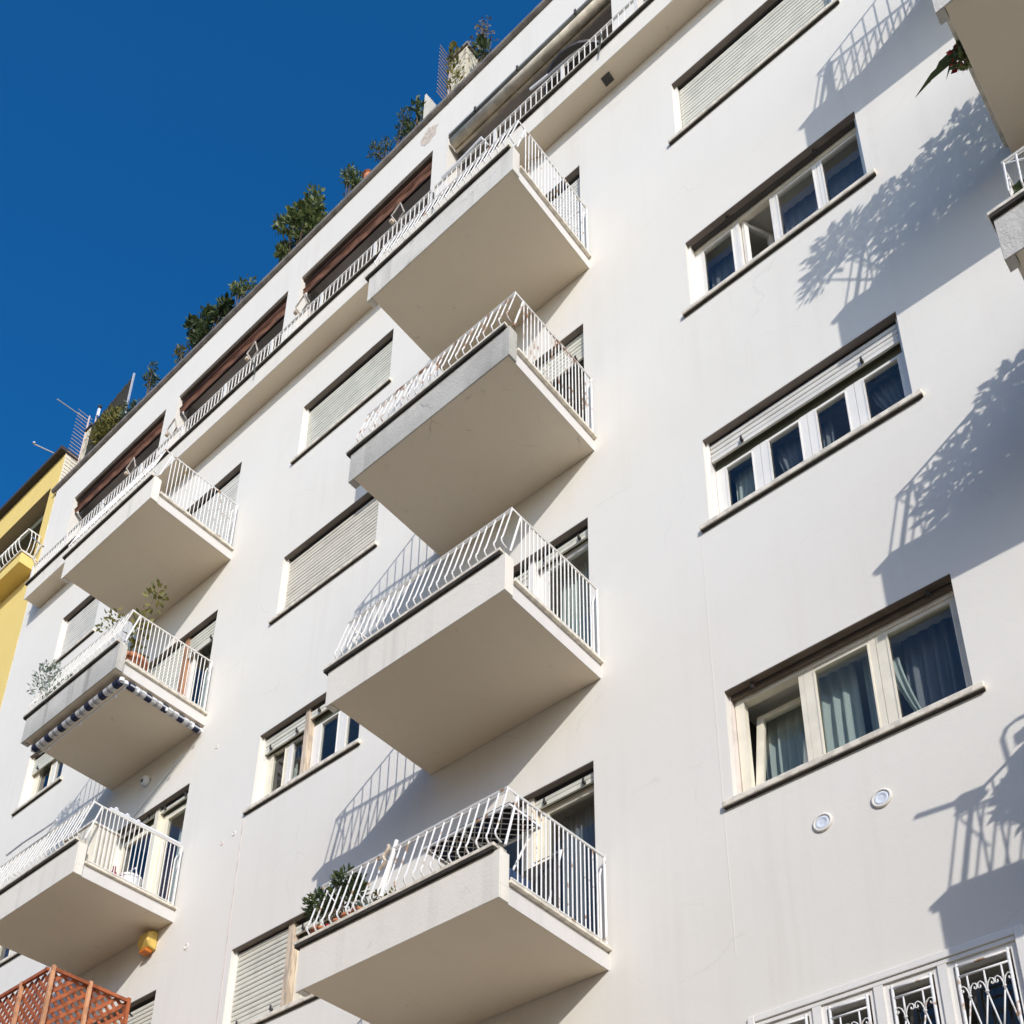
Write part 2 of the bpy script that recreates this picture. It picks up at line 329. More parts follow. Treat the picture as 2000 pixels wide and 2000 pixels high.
def room(x0, x1, z0, z1, win, y0=0.24, y1=1.7):
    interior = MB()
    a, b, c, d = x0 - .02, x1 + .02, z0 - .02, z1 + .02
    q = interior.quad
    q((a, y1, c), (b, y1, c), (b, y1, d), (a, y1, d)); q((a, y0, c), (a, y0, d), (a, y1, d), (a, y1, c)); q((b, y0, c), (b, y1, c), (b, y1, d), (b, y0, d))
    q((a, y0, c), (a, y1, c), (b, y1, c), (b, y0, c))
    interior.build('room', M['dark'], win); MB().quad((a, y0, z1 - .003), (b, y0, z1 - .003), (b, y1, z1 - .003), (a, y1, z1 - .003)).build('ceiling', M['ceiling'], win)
SLAT = {}
def slat_mesh(wd, key):
    k = (round(wd, 3), key)
    if k not in SLAT:
        h = 0.0605
        prof = [(0.0, h - .006), (-.010, h * .80), (-.013, h * .45), (-.009, h * .12), (0.0, 0.0), (.008, 0.0), (.008, h - .006)]
        SLAT[k] = MB().prism_x(prof, 0, wd).mesh('slat', M[key])
    return SLAT[k]
HOOK = MB().box(-.012, .012, -.035, .0, -.012, .012).box(-.008, .008, -.035, -.02, -.012, .045).mesh('hook', M['iron'])
def shutter(win, x0, x1, top, bottom, key='shut', y=0.085, hooks=True):
    """roller shutter: slats one by one, a bottom bar with two stops, side guides"""
    p = 0.0635; z = bottom + 0.05
    MB().box(x0 + .004, x1 - .004, y - .010, y + .012, bottom, bottom + .047).build('bottom_bar', M[key], win)
    while z < top - 0.06:
        inst('slat', slat_mesh(x1 - x0 - .008, key), win, (x0 + .004, y + rnd.uniform(-.002, .002), z + rnd.uniform(-.0012, .0012)), (rnd.uniform(-.02, .02), rnd.uniform(-.0005, .0005), 0)); z += p
    if hooks:
        for f in (.18, .82): inst('hook', HOOK, win, (x0 + (x1 - x0) * f, y - .012, bottom + .02))
def sash(win, x0, x1, z0, z1, y=0.15, fr='frame', wl=.07, wr=.07, wt=.06, wb=.06, dep=.05):
    """a glazed leaf: one frame and its pane"""
    m = MB(); m.box(x0, x0 + wl, y, y + dep, z0, z1); m.box(x1 - wr, x1, y, y + dep, z0, z1)
    m.box(x0 + wl, x1 - wr, y + .002, y + dep - .002, z1 - wt, z1 - .002); m.box(x0 + wl, x1 - wr, y + .002, y + dep - .002, z0 + .002, z0 + wb)
    # thin glazing bead standing proud
    b = .012; m.box(x0 + wl, x0 + wl + b, y - .006, y + .02, z0 + wb, z1 - wt); m.box(x1 - wr - b, x1 - wr, y - .006, y + .02, z0 + wb, z1 - wt)
    m.build('sash', M[fr], win)
    MB().quad((x0 + wl + .001, y + .024, z0 + wb), (x1 - wr - .001, y + .024, z0 + wb), (x1 - wr - .001, y + .024, z1 - wt), (x0 + wl + .001, y + .024, z1 - wt)).build('pane', M['glass'], win)
def curtain(win, x0, x1, z0, z1, y=0.33, folds=7, amp=.03, key='curtain', pinch=None, ph=0.0):
    n = folds * 8; mz = 10; mb = MB(); r_ = random.Random(int(x0 * 100 + z0 * 10))
    jit = [r_.uniform(.6, 1.3) for _ in range(n + 1)]
    for j in range(mz + 1):
        tz = j / mz; z = z1 + (z0 - z1) * tz
        for i in range(n + 1):
            t_ = i / n; x = x0 + (x1 - x0) * t_
            if pinch is not None: x += (pinch - x) * (tz ** 1.4) * .8
            mb.v.append((x, y + amp * (.25 + .75 * min(1, tz * 2.2)) * jit[i] * math.sin(2 * math.pi * folds * t_ + ph + .4 * tz), z))
    for j in range(mz):
        for i in range(n):
            a = j * (n + 1) + i; mb.f.append((a, a + 1, a + n + 2, a + n + 1))
    mb.build('curtain', M[key], win, smooth=True)
def sill(win, x0, x1, z, lo=.085, hi=.085, out=.045):
    MB().box(x0 - lo, x1 + hi, -out, .0015, z - .066, z - .008).build('sill', M['marble'], win, bevel=.010)
    MB().box(x0 - lo + .008, x1 + hi - .008, -out + .014, .001, z - .074, z - .0675).build('shade_strip', M['under_shade'], win)  # dark strip painted as the shadow line under the sill
    MB().box(x0 + .002, x1 - .002, .002, .30, z - .05, z - .004).build('sill_board', M['marble'], win)
def make_window(x0, x1, head, z0, door=False, lint=False, surround=False):
    wn = empty('door' if door else 'window', ((x0 + x1) / 2, 0.1, z0), B)
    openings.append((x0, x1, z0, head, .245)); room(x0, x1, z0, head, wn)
    wn.location = (0, 0, 0)
    lk = 'brown' if lint else 'lintel'
    if surround: return wn
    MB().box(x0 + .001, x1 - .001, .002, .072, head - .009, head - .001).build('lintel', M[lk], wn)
    MB().box(x0 + .001, x1 - .001, .073, .128, head - .016, head - .006).build('shutter_slot', M['iron'], wn)
    return wn
def top_box(wn, x0, x1, head, h=.06, key='box', y=.13):
    MB().box(x0 + .002, x1 - .002, y, y + .10, head - h, head - .002).build('shutter_box', M[key], wn)
def jambs(wn, x0, x1, z0, head, key='frame', wd=.03, y=.055):
    MB().box(x0 + .001, x0 + wd, y, .235, z0, head - .001).build('guide', M[key], wn); MB().box(x1 - wd, x1 - .001, y, .235, z0, head - .001).build('guide', M[key], wn)
SH = 1.11
# ---- right column of windows
RX0, RX1 = 8.435, 10.37
# top right: closed shutter
h = HEAD[5]; wn = make_window(RX0, RX1, h, h - SH); sill(wn, RX0, RX1, h - SH); jambs(wn, RX0, RX1, h - SH, h, 'frame', .04)
shutter(wn, RX0 + .045, RX1 - .045, h - .0, h - SH - .004, 'shut', .10, hooks=False); top_box(wn, RX0, RX1, h, .10, 'box', .14)
MB().box(RX1 - .16, RX1 - .05, .03, .08, h - SH, h - SH + .10).build('stop_block', M['grey'], wn)
# second: four leaves, half-drawn blinds, one leaf tilted in
h = HEAD[4]; z0 = h - SH; wn = make_window(RX0, RX1, h, z0); sill(wn, RX0, RX1, z0); jambs(wn, RX0, RX1, z0, h, 'frame', .03)
MB().box(RX0 + .031, RX1 - .031, .13, .20, h - .07, h - .017).build('head_frame', M['cream'], wn)
for f in (.25, .76): inst('hook', HOOK, wn, (RX0 + (RX1 - RX0) * f, .075, h - .03))
zt = h - .072
sash(wn, 8.467, 8.955, z0, zt, .14, 'frame', .085, .045, .03); sash(wn, 9.385, 9.875, z0, zt, .14, 'frame', .04, .035, .03); sash(wn, 9.878, 10.338, z0, zt, .14, 'frame', .04, .02, .03)
MB().box(8.957, 8.992, .135, .19, z0, zt).build('mullion', M['frame'], wn); MB().box(9.352, 9.383, .135, .19, z0, zt).build('mullion', M['frame'], wn)
# the second leaf stands open into the room, hinged on its left edge
m = MB(); pv = MB(); a = math.radians(62); LW = .355
for bx in ((0, .05, 0, .045, 0, 1), (LW - .05, LW, 0, .045, 0, 1)): m.box(bx[0], bx[1], bx[2], bx[3], z0 + .01, zt - .005)
m.box(.05, LW - .05, .002, .043, z0 + .012, z0 + .07); m.box(.05, LW - .05, .002, .043, zt - .06, zt - .007)
pv.quad((.051, .02, z0 + .07), (LW - .051, .02, z0 + .07), (LW - .051, .02, zt - .06), (.051, .02, zt - .06))
for q in (m, pv): q.v = [(8.995 + x * math.cos(a) - y * math.sin(a) + .045, .16 + x * math.sin(a) + y * math.cos(a), z) for x, y, z in q.v]
m.build('sash', M['frame'], wn); pv.build('pane', M['glass'], wn)
curtain(wn, 8.5, 8.96, z0, h - .006, .39, 5, .02, 'curtain_d'); curtain(wn, 9.38, 9.84, z0, h - .006, .40, 5, .02, 'curtain_d'); curtain(wn, 9.88, 10.34, z0, h - .006, .40, 5, .02, 'curtain_d'); curtain(wn, 8.98, 9.36, z0, h - .006, .80, 4, .03, 'curtain_d')
# third: shutter lowered a little, four leaves, wide mullions
h = HEAD[3]; z0 = h - SH; wn = make_window(RX0, RX1, h, z0); sill(wn, RX0, RX1, z0); jambs(wn, RX0, RX1, z0, h, 'frame', .03)
shutter(wn, RX0 + .035, RX1 - .035, h, h - .27, 'shut_w', .085); top_box(wn, RX0 + .04, RX1 - .04, h, .335, 'box', .15)
zt = h - .337
E3 = [(8.47, 8.94, .10, .075), (8.94, 9.415, .075, .07), (9.415, 9.87, .075, .075), (9.87, 10.335, .075, .05)]
for x0, x1, wl, wr in E3: sash(wn, x0, x1 - .004, z0, zt + .003, .14, 'frame', wl, wr, .03)
curtain(wn, 8.57, 8.87, z0, h - .3, .32, 5, .025); curtain(wn, 9.0, 9.35, z0, h - .3, .32, 5, .025, 'curtain_d', 9.25); curtain(wn, 9.93, 10.3, z0, h - .3, .32, 6, .025, 'curtain_d', 10.32)
curtain(wn, 9.45, 9.56, z0, h - .3, .34, 2, .02, 'curtain_d')
# fourth: cream frames, left leaf tipped, curtains
h = HEAD[2]; z0 = h - SH; wn = make_window(RX0, RX1, h, z0, lint=True); sill(wn, RX0, RX1, z0); jambs(wn, RX0, RX1, z0, h, 'peach', .012, .07)
MB().box(RX0 + .001, RX1 - .001, .085, .12, h - .045, h - .002).build('bottom_bar', M['brown'], wn)
for f in (.12, .9): inst('hook', HOOK, wn, (RX0 + (RX1 - RX0) * f, .07, h - .05))
zt = h - .085
MB().box(RX0 + .02, RX1 - .02, .13, .215, zt, h - .018).build('transom', M['cream'], wn)
sash(wn, 9.075, 9.69, z0, zt - .002, .14, 'cream', .085, .055, .035, .04); sash(wn, 9.694, 10.345, z0, zt - .002, .14, 'cream', .085, .045, .035, .04)
MB().box(8.455, 8.535, .125, .19, z0, zt - .002).build('mullion', M['cream'], wn); MB().box(9.03, 9.073, .14, .19, z0, zt - .002).build('mullion', M['cream'], wn)
SHH = zt - z0; a = math.radians(9.5); m = MB()
def tilt(p):      # a leaf hinged at its foot and tipped into the room
    dz = p[2] - z0; return (p[0], .16 + p[1] * math.cos(a) + dz * math.sin(a), z0 + dz * math.cos(a) - p[1] * math.sin(a))
for bx in ((8.54, 8.60, 0, .05, 0, SHH - .02), (8.98, 9.028, 0, .05, 0, SHH - .02), (8.60, 8.98, .002, .048, 0, .05), (8.60, 8.98, .002, .048, SHH - .07, SHH - .02)):
    m.box(bx[0], bx[1], bx[2], bx[3], z0 + bx[4], z0 + bx[5])
m.v = [tilt(v) for v in m.v]; m.build('sash', M['cream'], wn)
m = MB().quad((8.601, .024, z0 + .05), (8.979, .024, z0 + .05), (8.979, .024, z0 + SHH - .07), (8.601, .024, z0 + SHH - .07)); m.v = [tilt(v) for v in m.v]; m.build('pane', M['glass'], wn)
curtain(wn, 8.50, 9.02, z0, h - .006, .48, 6, .035); curtain(wn, 9.05, 9.42, z0, h - .006, .37, 4, .035); curtain(wn, 9.48, 9.72, z0, h - .006, .37, 3, .03)
curtain(wn, 9.80, 10.36, z0, h - .006, .40, 6, .035, 'curtain_d'); curtain(wn, 9.70, 9.80, z0, h - .25, .29, 2, .02, 'curtain', 10.02)
# fifth: stone surround, cream casements behind scrolled iron grilles
h = 5.79; z0 = 4.45; wn = make_window(8.46, 10.31, h, z0, surround=True)
MB().box(8.40, 8.458, -.022, .02, z0, h + .058).build('surround', M['frame'], wn, bevel=.006); MB().box(10.312, 10.372, -.022, .02, z0, h + .058).build('surround', M['frame'], wn, bevel=.006); MB().box(8.458, 10.312, -.022, .019, h + .002, h + .057).build('surround', M['frame'], wn, bevel=.006)
MB().box(8.462, 10.308, -.008, .08, h - .030, h - .001).build('head_frame', M['frame'], wn)
BAYS = [(8.465, 8.90), (8.965, 9.355), (9.42, 9.80), (9.86, 10.305)]
for x0, x1 in ((8.90, 8.965), (9.355, 9.42), (9.80, 9.86)): MB().box(x0, x1, -.006, .10, z0, h - .031).build('mullion', M['frame'], wn)
for x0, x1 in BAYS:
    m = MB().box(x0 + .001, x0 + .035, .01, .10, z0, h - .032).box(x1 - .035, x1 - .001, .01, .10, z0, h - .032).box(x0 + .035, x1 - .035, .012, .098, h - .07, h - .032); m.build('sash', M['frame'], wn)
    MB().quad((x0 + .04, .20, z0), (x1 - .04, .20, z0), (x1 - .04, .20, h - .09), (x0 + .04, .20, h - .09)).build('pane', M['glass'], wn)
    curtain(wn, x0 + .05, x1 - .05, z0, h - .05, .42, 4, .02, 'dark')
    g = MB(); y = .0; a0, a1 = x0 + .06, x1 - .055; W = a1 - a0; zt = h - .075
    g.tube([(a0, y, z0), (a0, y, zt + .01)], .011, 6); g.tube([(a1, y, z0), (a1, y, zt + .01)], .011, 6)
    g.tube([(a0, y, zt - .01), (a1, y, zt - .01)], .009, 6); g.tube([(a0, y, zt - .085), (a1, y, zt - .085)], .009, 6)
    nb = 3 if W > .3 else 2
    for k in range(nb):
        cx = a0 + W * (k + .5) / nb; hw = W / nb / 2
        g.tube([(cx, y, zt - .085), (cx, y, zt - .215)], .0055, 6, .009)
        for sg in (-1, 1):
            k_ = hw / .068
            pts = [(cx + sg * u * k_, y - .005, zt - .085 - .155 + v) for u, v in ((.002, -.03), (.007, .025), (.02, .06), (.04, .078), (.058, .072), (.066, .054), (.062, .038), (.05, .033), (.042, .042), (.046, .052))]
            g.tube(pts, .0052, 5)
            g.tube([(cx, y, zt - .25), (cx + sg * hw, y, zt - .55)], .006, 6)
        g.tube([(cx - .012, y - .006, zt - .245), (cx + .012, y - .006, zt - .245)], .007, 5)
        ring = [(cx + hw * .8 * math.cos(q * math.pi / 9), y - .003, zt - .63 + hw * .8 * math.sin(q * math.pi / 9)) for q in range(19)]
        g.tube(ring, .006, 5, cap=False)
        g.tube([(cx - hw, y, zt - .55), (cx - hw * .2, y, zt - 1.0)], .006, 5); g.tube([(cx + hw, y, zt - .55), (cx + hw * .2, y, zt - 1.0)], .006, 5)
    g.build('grille', M['speckle'], wn, smooth=True)
# ---- middle column of windows
WX0, WX1 = 1.975, 3.845
def mid_sill(wn, h): sill(wn, WX0, WX1, h - SH, .10, .05)
h = HEAD[5]; wn = make_window(WX0, WX1, h, h - SH); mid_sill(wn, h); jambs(wn, WX0, WX1, h - SH, h, 'frame', .03)
shutter(wn, WX0 + .035, WX1 - .035, h, h - SH - .004, 'shut', .10, False)
h = HEAD[4]; wn = make_window(WX0, WX1, h, h - SH); mid_sill(wn, h); jambs(wn, WX0, WX1, h - SH, h, 'frame', .03)
shutter(wn, WX0 + .035, WX1 - .035, h, h - SH - .004, 'shut_y', .10, False)
h = HEAD[3]; z0 = h - SH; wn = make_window(WX0, WX1, h, z0); mid_sill(wn, h); jambs(wn, WX0, WX1, z0, h, 'frame', .025)
MB().box(2.77, 2.84, .06, .235, z0, h - .002).build('post', M['oldwood'], wn)
shutter(wn, WX0 + .03, 2.765, h, h - .27, 'shut', .09); shutter(wn, 2.845, WX1 - .03, h, h - .17, 'shut', .09)
top_box(wn, WX0 + .03, WX1 - .03, h, .26, 'box', .15)
zt = h - .262
sash(wn, 2.005, 2.40, z0, zt, .14, 'cream', .09, .055, .02); sash(wn, 2.404, 2.765, z0, zt, .14, 'frame', .06, .05, .02)
sash(wn, 2.845, 3.36, z0, zt, .14, 'frame', .13, .06, .02); sash(wn, 3.364, 3.815, z0, zt, .14, 'frame', .07, .05, .02)
curtain(wn, 2.08, 2.36, z0, h - .2, .33, 5, .025); curtain(wn, 2.46, 2.74, z0, h - .2, .33, 5, .025); curtain(wn, 2.95, 3.2, z0, h - .7, .33, 3, .02)
h = HEAD[2]; z0 = h - SH; wn = make_window(WX0, WX1, h, z0); mid_sill(wn, h); jambs(wn, WX0, WX1, z0, h, 'frame', .025)
MB().box(2.90, 2.985, .05, .235, z0, h - .002).build('post', M['oldwood'], wn)
shutter(wn, WX0 + .03, 2.895, h, z0 + .09, 'shut', .09); shutter(wn, 2.99, WX1 - .03, h, h - .17, 'shut', .09)
top_box(wn, WX0 + .03, WX1 - .03, h, .2, 'box', .15)
sash(wn, 2.99, 3.42, z0, h - .202, .13, 'cream', .12, .05, .02); sash(wn, 3.424, 3.81, z0, h - .202, .13, 'frame', .07, .05, .02); sash(wn, 2.01, 2.895, z0, h - .202, .14, 'frame', .06, .05)
curtain(wn, 3.1, 3.4, z0, h - .2, .33, 4, .02)
# ---- far-left column of small windows
FX0, FX1 = -4.43, -3.18
for i in (5, 4, 3):
    h = HEAD[i]; z0 = h - SH; wn = make_window(FX0, FX1, h, z0); sill(wn, FX0, FX1, z0, .10, .09); jambs(wn, FX0, FX1, z0, h, 'frame', .03)
    if i == 5: shutter(wn, FX0 + .03, FX1 - .03, h, z0, 'shut_w', .10, False)
    else:
        shutter(wn, FX0 + .03, FX1 - .03, h, h - (.36 if i == 4 else .2), 'shut', .09)
        sash(wn, FX0 + .03, -3.80, z0, h - .06, .14, 'cream', .14, .06); sash(wn, -3.796, FX1 - .03, z0, h - .06, .14, 'frame', .07, .06)
        curtain(wn, FX0 + .2, FX0 + .5, z0, h - .1, .33, 4, .02)
# ---- balcony doors of the two balcony columns
def doors(xr, wd, pw, i, lo):
    """one tall opening of two bays behind a balcony, lo = finished floor"""
    h = HEAD[i]; x0 = xr - wd; wn = make_window(x0, xr, h, lo, True)
    return wn, x0, h
FL = {i: HEAD[i] - 2.0 for i in range(2, 6)}
MW = 1.75
for xr, col in ((7.08, 'M'), (0.546, 'L')):
    pm = xr - .74                                    # centre post
    for i in (5, 4, 3, 2):
        wn, x0, h = doors(xr, MW, .08, i, FL[i]); lo = FL[i] + .002
        if i == 5:
            jambs(wn, x0, xr, lo, h, 'frame', .03); shutter(wn, x0 + .035, xr - .035, h, lo, 'shut_w', .10, False); continue
        wood = {('M', 2): 'cream', ('M', 3): 'frame', ('M', 4): 'frame', ('L', 4): 'walnut', ('L', 3): 'cream', ('L', 2): 'frame'}[(col, i)]
        jambs(wn, x0, xr, lo, h, 'frame', .025)
        MB().box(pm - .085, pm, .06, .235, lo, h - .002).build('post', M[wood], wn)
        rb = {('M', 2): .15, ('M', 3): .15, ('M', 4): .43, ('L', 4): .42, ('L', 3): .10, ('L', 2): .55}[(col, i)]
        lb = {('M', 2): .12, ('M', 3): .30, ('M', 4): 1.5, ('L', 4): 1.35, ('L', 3): .06, ('L', 2): 1.2}[(col, i)]
        shutter(wn, pm + .004, xr - .03, h, h - rb, 'shut', .09); shutter(wn, x0 + .03, pm - .089, h, h - lb, 'shut', .09, hooks=(i != 4))
        top_box(wn, x0 + .03, pm - .09, h, .12, 'box', .15); top_box(wn, pm + .005, xr - .03, h, .12, 'box', .15)
        fr = 'cream' if wood in ('cream',) else 'frame'
        sash(wn, pm + .004, xr - .03, lo, h - .122, .14, fr, .10, .06, .08, .12); sash(wn, x0 + .03, pm - .089, lo, h - .122, .14, fr, .07, .07, .08, .12)
        if (col, i) == ('M', 4): continue
        curtain(wn, pm + .12, xr - .1, lo, h - .15, .34, 9, .03, 'curtain_d' if (col, i) == ('M', 2) else 'curtain')
        if (col, i) == ('L', 3): curtain(wn, x0 + .1, pm - .1, lo, h - .1, .6, 6, .03, 'walnut')
# ---- top floor recessed loggias
LOG = [(-5.19, -2.23), (-1.85, 1.11), (1.44, 4.39), (4.70, 7.66), (7.99, 10.95), (11.28, 14.24)]
LZ0, LZ1 = 19.36, 21.88
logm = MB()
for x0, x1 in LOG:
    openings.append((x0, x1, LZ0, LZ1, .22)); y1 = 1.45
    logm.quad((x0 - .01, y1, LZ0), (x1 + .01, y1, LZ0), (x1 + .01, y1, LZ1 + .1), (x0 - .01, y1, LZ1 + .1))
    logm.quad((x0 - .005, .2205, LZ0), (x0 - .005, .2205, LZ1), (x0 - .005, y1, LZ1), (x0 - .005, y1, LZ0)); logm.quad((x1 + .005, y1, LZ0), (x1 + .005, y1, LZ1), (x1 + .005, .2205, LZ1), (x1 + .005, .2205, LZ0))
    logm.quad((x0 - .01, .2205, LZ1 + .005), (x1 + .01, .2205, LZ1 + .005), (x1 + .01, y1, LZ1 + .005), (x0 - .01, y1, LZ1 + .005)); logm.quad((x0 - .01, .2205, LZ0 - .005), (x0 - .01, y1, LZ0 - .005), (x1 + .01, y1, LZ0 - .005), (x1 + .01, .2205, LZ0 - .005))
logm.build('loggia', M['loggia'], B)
for (x0, x1), sh in zip(LOG[:4], (.3, .9, .3, .6)):   # a glazed door at the back of each loggia
    ld = empty('loggia_door', (0, 0, 0), B); a0 = x0 + sh
    MB().box(a0, a0 + .06, 1.38, 1.44, LZ0, LZ0 + 2.1).box(a0 + 1.2, a0 + 1.26, 1.38, 1.44, LZ0, LZ0 + 2.1).box(a0 + .06, a0 + 1.2, 1.382, 1.438, LZ0 + 2.04, LZ0 + 2.098).build('frame', M['walnut'], ld)
    MB().box(a0 + .062, a0 + 1.198, 1.40, 1.41, LZ0, LZ0 + 2.038).build('pane', M['dark'], ld)
wall_with_holes()
# ---- roof, gutter
MB().box(XL - .02, XR, .02, DEPTH, ZTOP + .002, ZTOP + .12).build('roof', M['coping'], B)
gp = [(.0, ZTOP + .005), (-.035, ZTOP + .0), (-.058, ZTOP + .02), (-.066, ZTOP + .055), (-.062, ZTOP + .075), (-.05, ZTOP + .08), (.0, ZTOP + .075)]
gx = XL - .13; k = 0
while gx < XR - .1:
    nx = min(gx + (1.95 if k % 2 else 2.35), XR); MB().prism_x(gp, gx, nx - .008).build('gutter', M['gutter'], B)
    MB().prism_x([(y * 1.10, ZTOP + (z - ZTOP) * 1.08 - .004) for y, z in gp], nx - .03, nx - .012).build('gutter_collar', M['gutter'], B); gx = nx; k += 1
MB().box(XL - .12, XR, -.045, .10, ZTOP + .122, ZTOP + .135).build('roof_edge', M['coping'], B)
# ---- joints, patches, vents on the wall
for x0, x1, za, zb in ((1.85, 1.872, 9.0, 10.78), (1.858, 1.88, 6.4, 9.0)):
    MB().box(x0, x1, -.004, -.001, za, zb).build('joint_strip', M['peach'], B)
MB().box(8.337, 8.345, -.0022, -.001, 6.4, 10.7).build('joint_strip', M['wall'], B)
pm_ = MB()
for q in range(1):
    c = (4.28, 22.42); ring = [(c[0] + (.15 + rnd.uniform(-.05, .05)) * math.cos(t) * 1.1, -.003, c[1] + (.21 + rnd.uniform(-.06, .06)) * math.sin(t)) for t in [i * math.pi / 9 for i in range(18)]]
    n = len(pm_.v); pm_.v += ring; pm_.f.append(tuple(range(n, n + 18)))
pm_.build('bare_patch', M['patch'], B)
for x, z in ((9.146, 7.222), (9.608, 7.213)):
    v = empty('vent', (0, 0, 0), B)
    MB().lathe((x, -.001, z), [(.079, 0), (.079, -.010), (.071, -.016), (.060, -.016), (.057, -.006), (.057, 0)], 32, 'y').build('vent_ring', M['wall'], v, True)
    MB().lathe((x, -.001, z), [(.056, 0), (.056, -.009), (.050, -.013), (.034, -.013), (.032, -.011), (.014, -.012), (.002, -.0125)], 32, 'y').build('vent_cap', M['vent'], v, True)
for x, z, r in ((1.481, 10.60, .028), (1.704, 10.64, .034), (1.043, 9.308, .045), (1.05, 12.33, .03)):
    MB().lathe((x, -.001, z), [(r, 0), (r * .9, -.008), (r * .6, -.008), (r * .55, -.003), (r * .1, -.002)], 12, 'y').build('wall_plug', M['peach'] if r < .03 else M['wall'], B)
# diagonal cable clipped to the wall below the fourth-floor left balcony
MB().tube([(0.30, -.012, 12.60), (-.2, -.012, 12.35), (-.78, -.012, 12.03)], .008, 6).build('cable', M['white_pl'], B)
# ------------------------------------------------------------------ projecting balconies
def arc_bar(yt, zt, yb, zb_):
    """front baluster: leans outward going down, then hooks back in to the coping"""
    return [(0, yt, zt), (0, yt + (yb - yt) * .86, zb_ + .105), (0, yb, zb_ + .065), (0, yb + .004, zb_ + .035), (0, yb + .028, zb_ + .012), (0, yb + .07, zb_)]
def make_balcony(name, xl, xr, zb, dep, mk, fk='fascia', nf=23, nside=19, single=True, rail_l=True, sk_='soffit', ov=.05):
    b = empty(name, (0, 0, 0), B)
    MB().box(xl + .07, xr - .025, -dep + .016, -.001, zb, zb + .12).build('slab', M[sk_], b, bevel=.006)
    MB().box(xl + .068, xr - .022, -dep + .115, -.0008, zb + .122, zb + .165).build('side_fascia', M['side'], b)
    MB().box(xr - .0245, xr - .020, -dep + .115, -.0008, zb - .002, zb + .1215).build('side_face', M['side'], b)
    MB().box(xl + .001, xr - .001, -dep + .015, -dep + .11, zb + .1225, zb + .423).build('parapet', M[fk], b)
    MB().box(xl, xr, -dep, -dep + .0145, zb - .008, zb + .424).build('front_face', M[fk], b, bevel=.003)
    MB().box(xl + .001, xl + .066, -dep + .0165, -dep + .109, zb - .006, zb + .121).build('end_block', M[fk], b); MB().box(xr - .023, xr - .001, -dep + .0165, -dep + .109, zb - .006, zb + .121).build('end_block', M[fk], b)
    MB().box(xl - ov, xr - .035, -dep - .036, -dep + .118, zb + .452, zb + .485).build('coping', M['marble'], b, bevel=.005)
    MB().box(xl - ov + .010, xr - .045, -dep - .028, -dep + .114, zb + .4245, zb + .4505).build('shade_course', M['under_shade'], b)  # dark band in place of the coping's shaded underside
    MB().box(xl + .03, xr + .018, -dep + .113, .0, zb + .170, zb + .20).build('ledge', M['marble'], b, bevel=.005)
    zt, yr, yb = zb + 1.04, -dep + .08, -dep - .055
    yk = -dep + .195
    xa, xb = xl + .13, xr
    r = MB(); R_ = .013
    r.tube([(xa, -.04, zt + .03), (xa, yk, zt - .01), (xa, yr, zt), (xb, yr, zt), (xb, yk, zt - .01), (xb, -.04, zt + .03)], R_, 6)
    r.tube([(xa, yr, zt - .03), (xb, yr, zt - .03)], .007, 6)
    r.tube([(xb, -dep + .13, zb + .225), (xb, -.06, zb + .225)], .009, 6); r.tube([(xa, -dep + .13, zb + .225), (xa, -.06, zb + .225)], .009, 6)
    r.build('handrail', M[mk], b)
    for x in (xa, xb):
        MB().tube([(x, yk, zt - .01), (x, -dep + .06, zb + .486)], .011, 6).build('post', M[mk], b)
        MB().tube([(x, -.055, zt + .03), (x, -.055, zb + .2)], .012, 6).build('post', M[mk], b)
        MB().tube([(x, -.105, zt - .12), (x, -.125, zt - .20), (x, -.125, zb + .2)], .009, 6).build('post', M[mk], b)
    # two short braces near the left end of the front
    br = MB().tube([(xa + .03, yr - .005, zt - .04), (xa + .26, yr - .07, zt - .30)], .006, 5); br.build('brace', M[mk], b)
    bar = MB().tube(arc_bar(yr, zt - .01, yb, zb + .485), .0078, 6).mesh('baluster', M[mk])
    join = MB()
    for k in range(nf):
        x = xa + (xb - xa) * (k + (.12 if k == 0 else 0)) / (nf - 1)
        if single: inst('baluster', bar, b, (x + rnd.uniform(-.004, .004), 0, 0), (0, 0, 0) if k in (0, nf - 1) else (0, rnd.uniform(-.0007, .0007), 0))
        else: join.tube([(x, y, z) for _, y, z in arc_bar(yr, zt - .01, yb, zb + .485)], .0078, 6)
    sb = MB().tube([(0, 0, 0), (0, 0, zt - .0 - (zb + .225))], .0066, 6).mesh('baluster', M[mk])
    left = MB()
    for k in range(nside):
        y = yk + .012 + (-.16 - yk - .012) * k / (nside - 1)
        if single: inst('baluster', sb, b, (xb, y, zb + .225))
        else: join.tube([(xb, y, zb + .225), (xb, y, zt)], .0066, 6)
        if k % 2 == 0: left.tube([(xa, y, zb + .225), (xa, y, zt)], .0066, 6)
    if rail_l: stuff(left.build('side_balusters', M[mk], b))
    if join.v: stuff(join.build('balusters', M[mk], b))
    return b
BX = dict(M=(4.955, 7.207), L=(-1.55, 0.695), R=(11.46, 13.72))
ZB = {i: HEAD[i] - 2.205 for i in HEAD}
balc = {}
for i, mk, fk in ((5, 'speckle', 'fascia_worn'), (4, 'rusty', 'fascia_stained'), (3, 'metal', 'fascia'), (2, 'speckle', 'fascia')):
    balc['M', i] = make_balcony('balcony', *BX['M'], ZB[i], 1.375, mk, fk, sk_='soffit_cracked' if i == 4 else 'soffit')
for i, mk, fk in ((5, 'speckle', 'fascia'), (4, 'metal', 'fascia_stained'), (3, 'metal', 'fascia')):
    balc['L', i] = make_balcony('balcony', *BX['L'], ZB[i], 1.39, mk, fk)
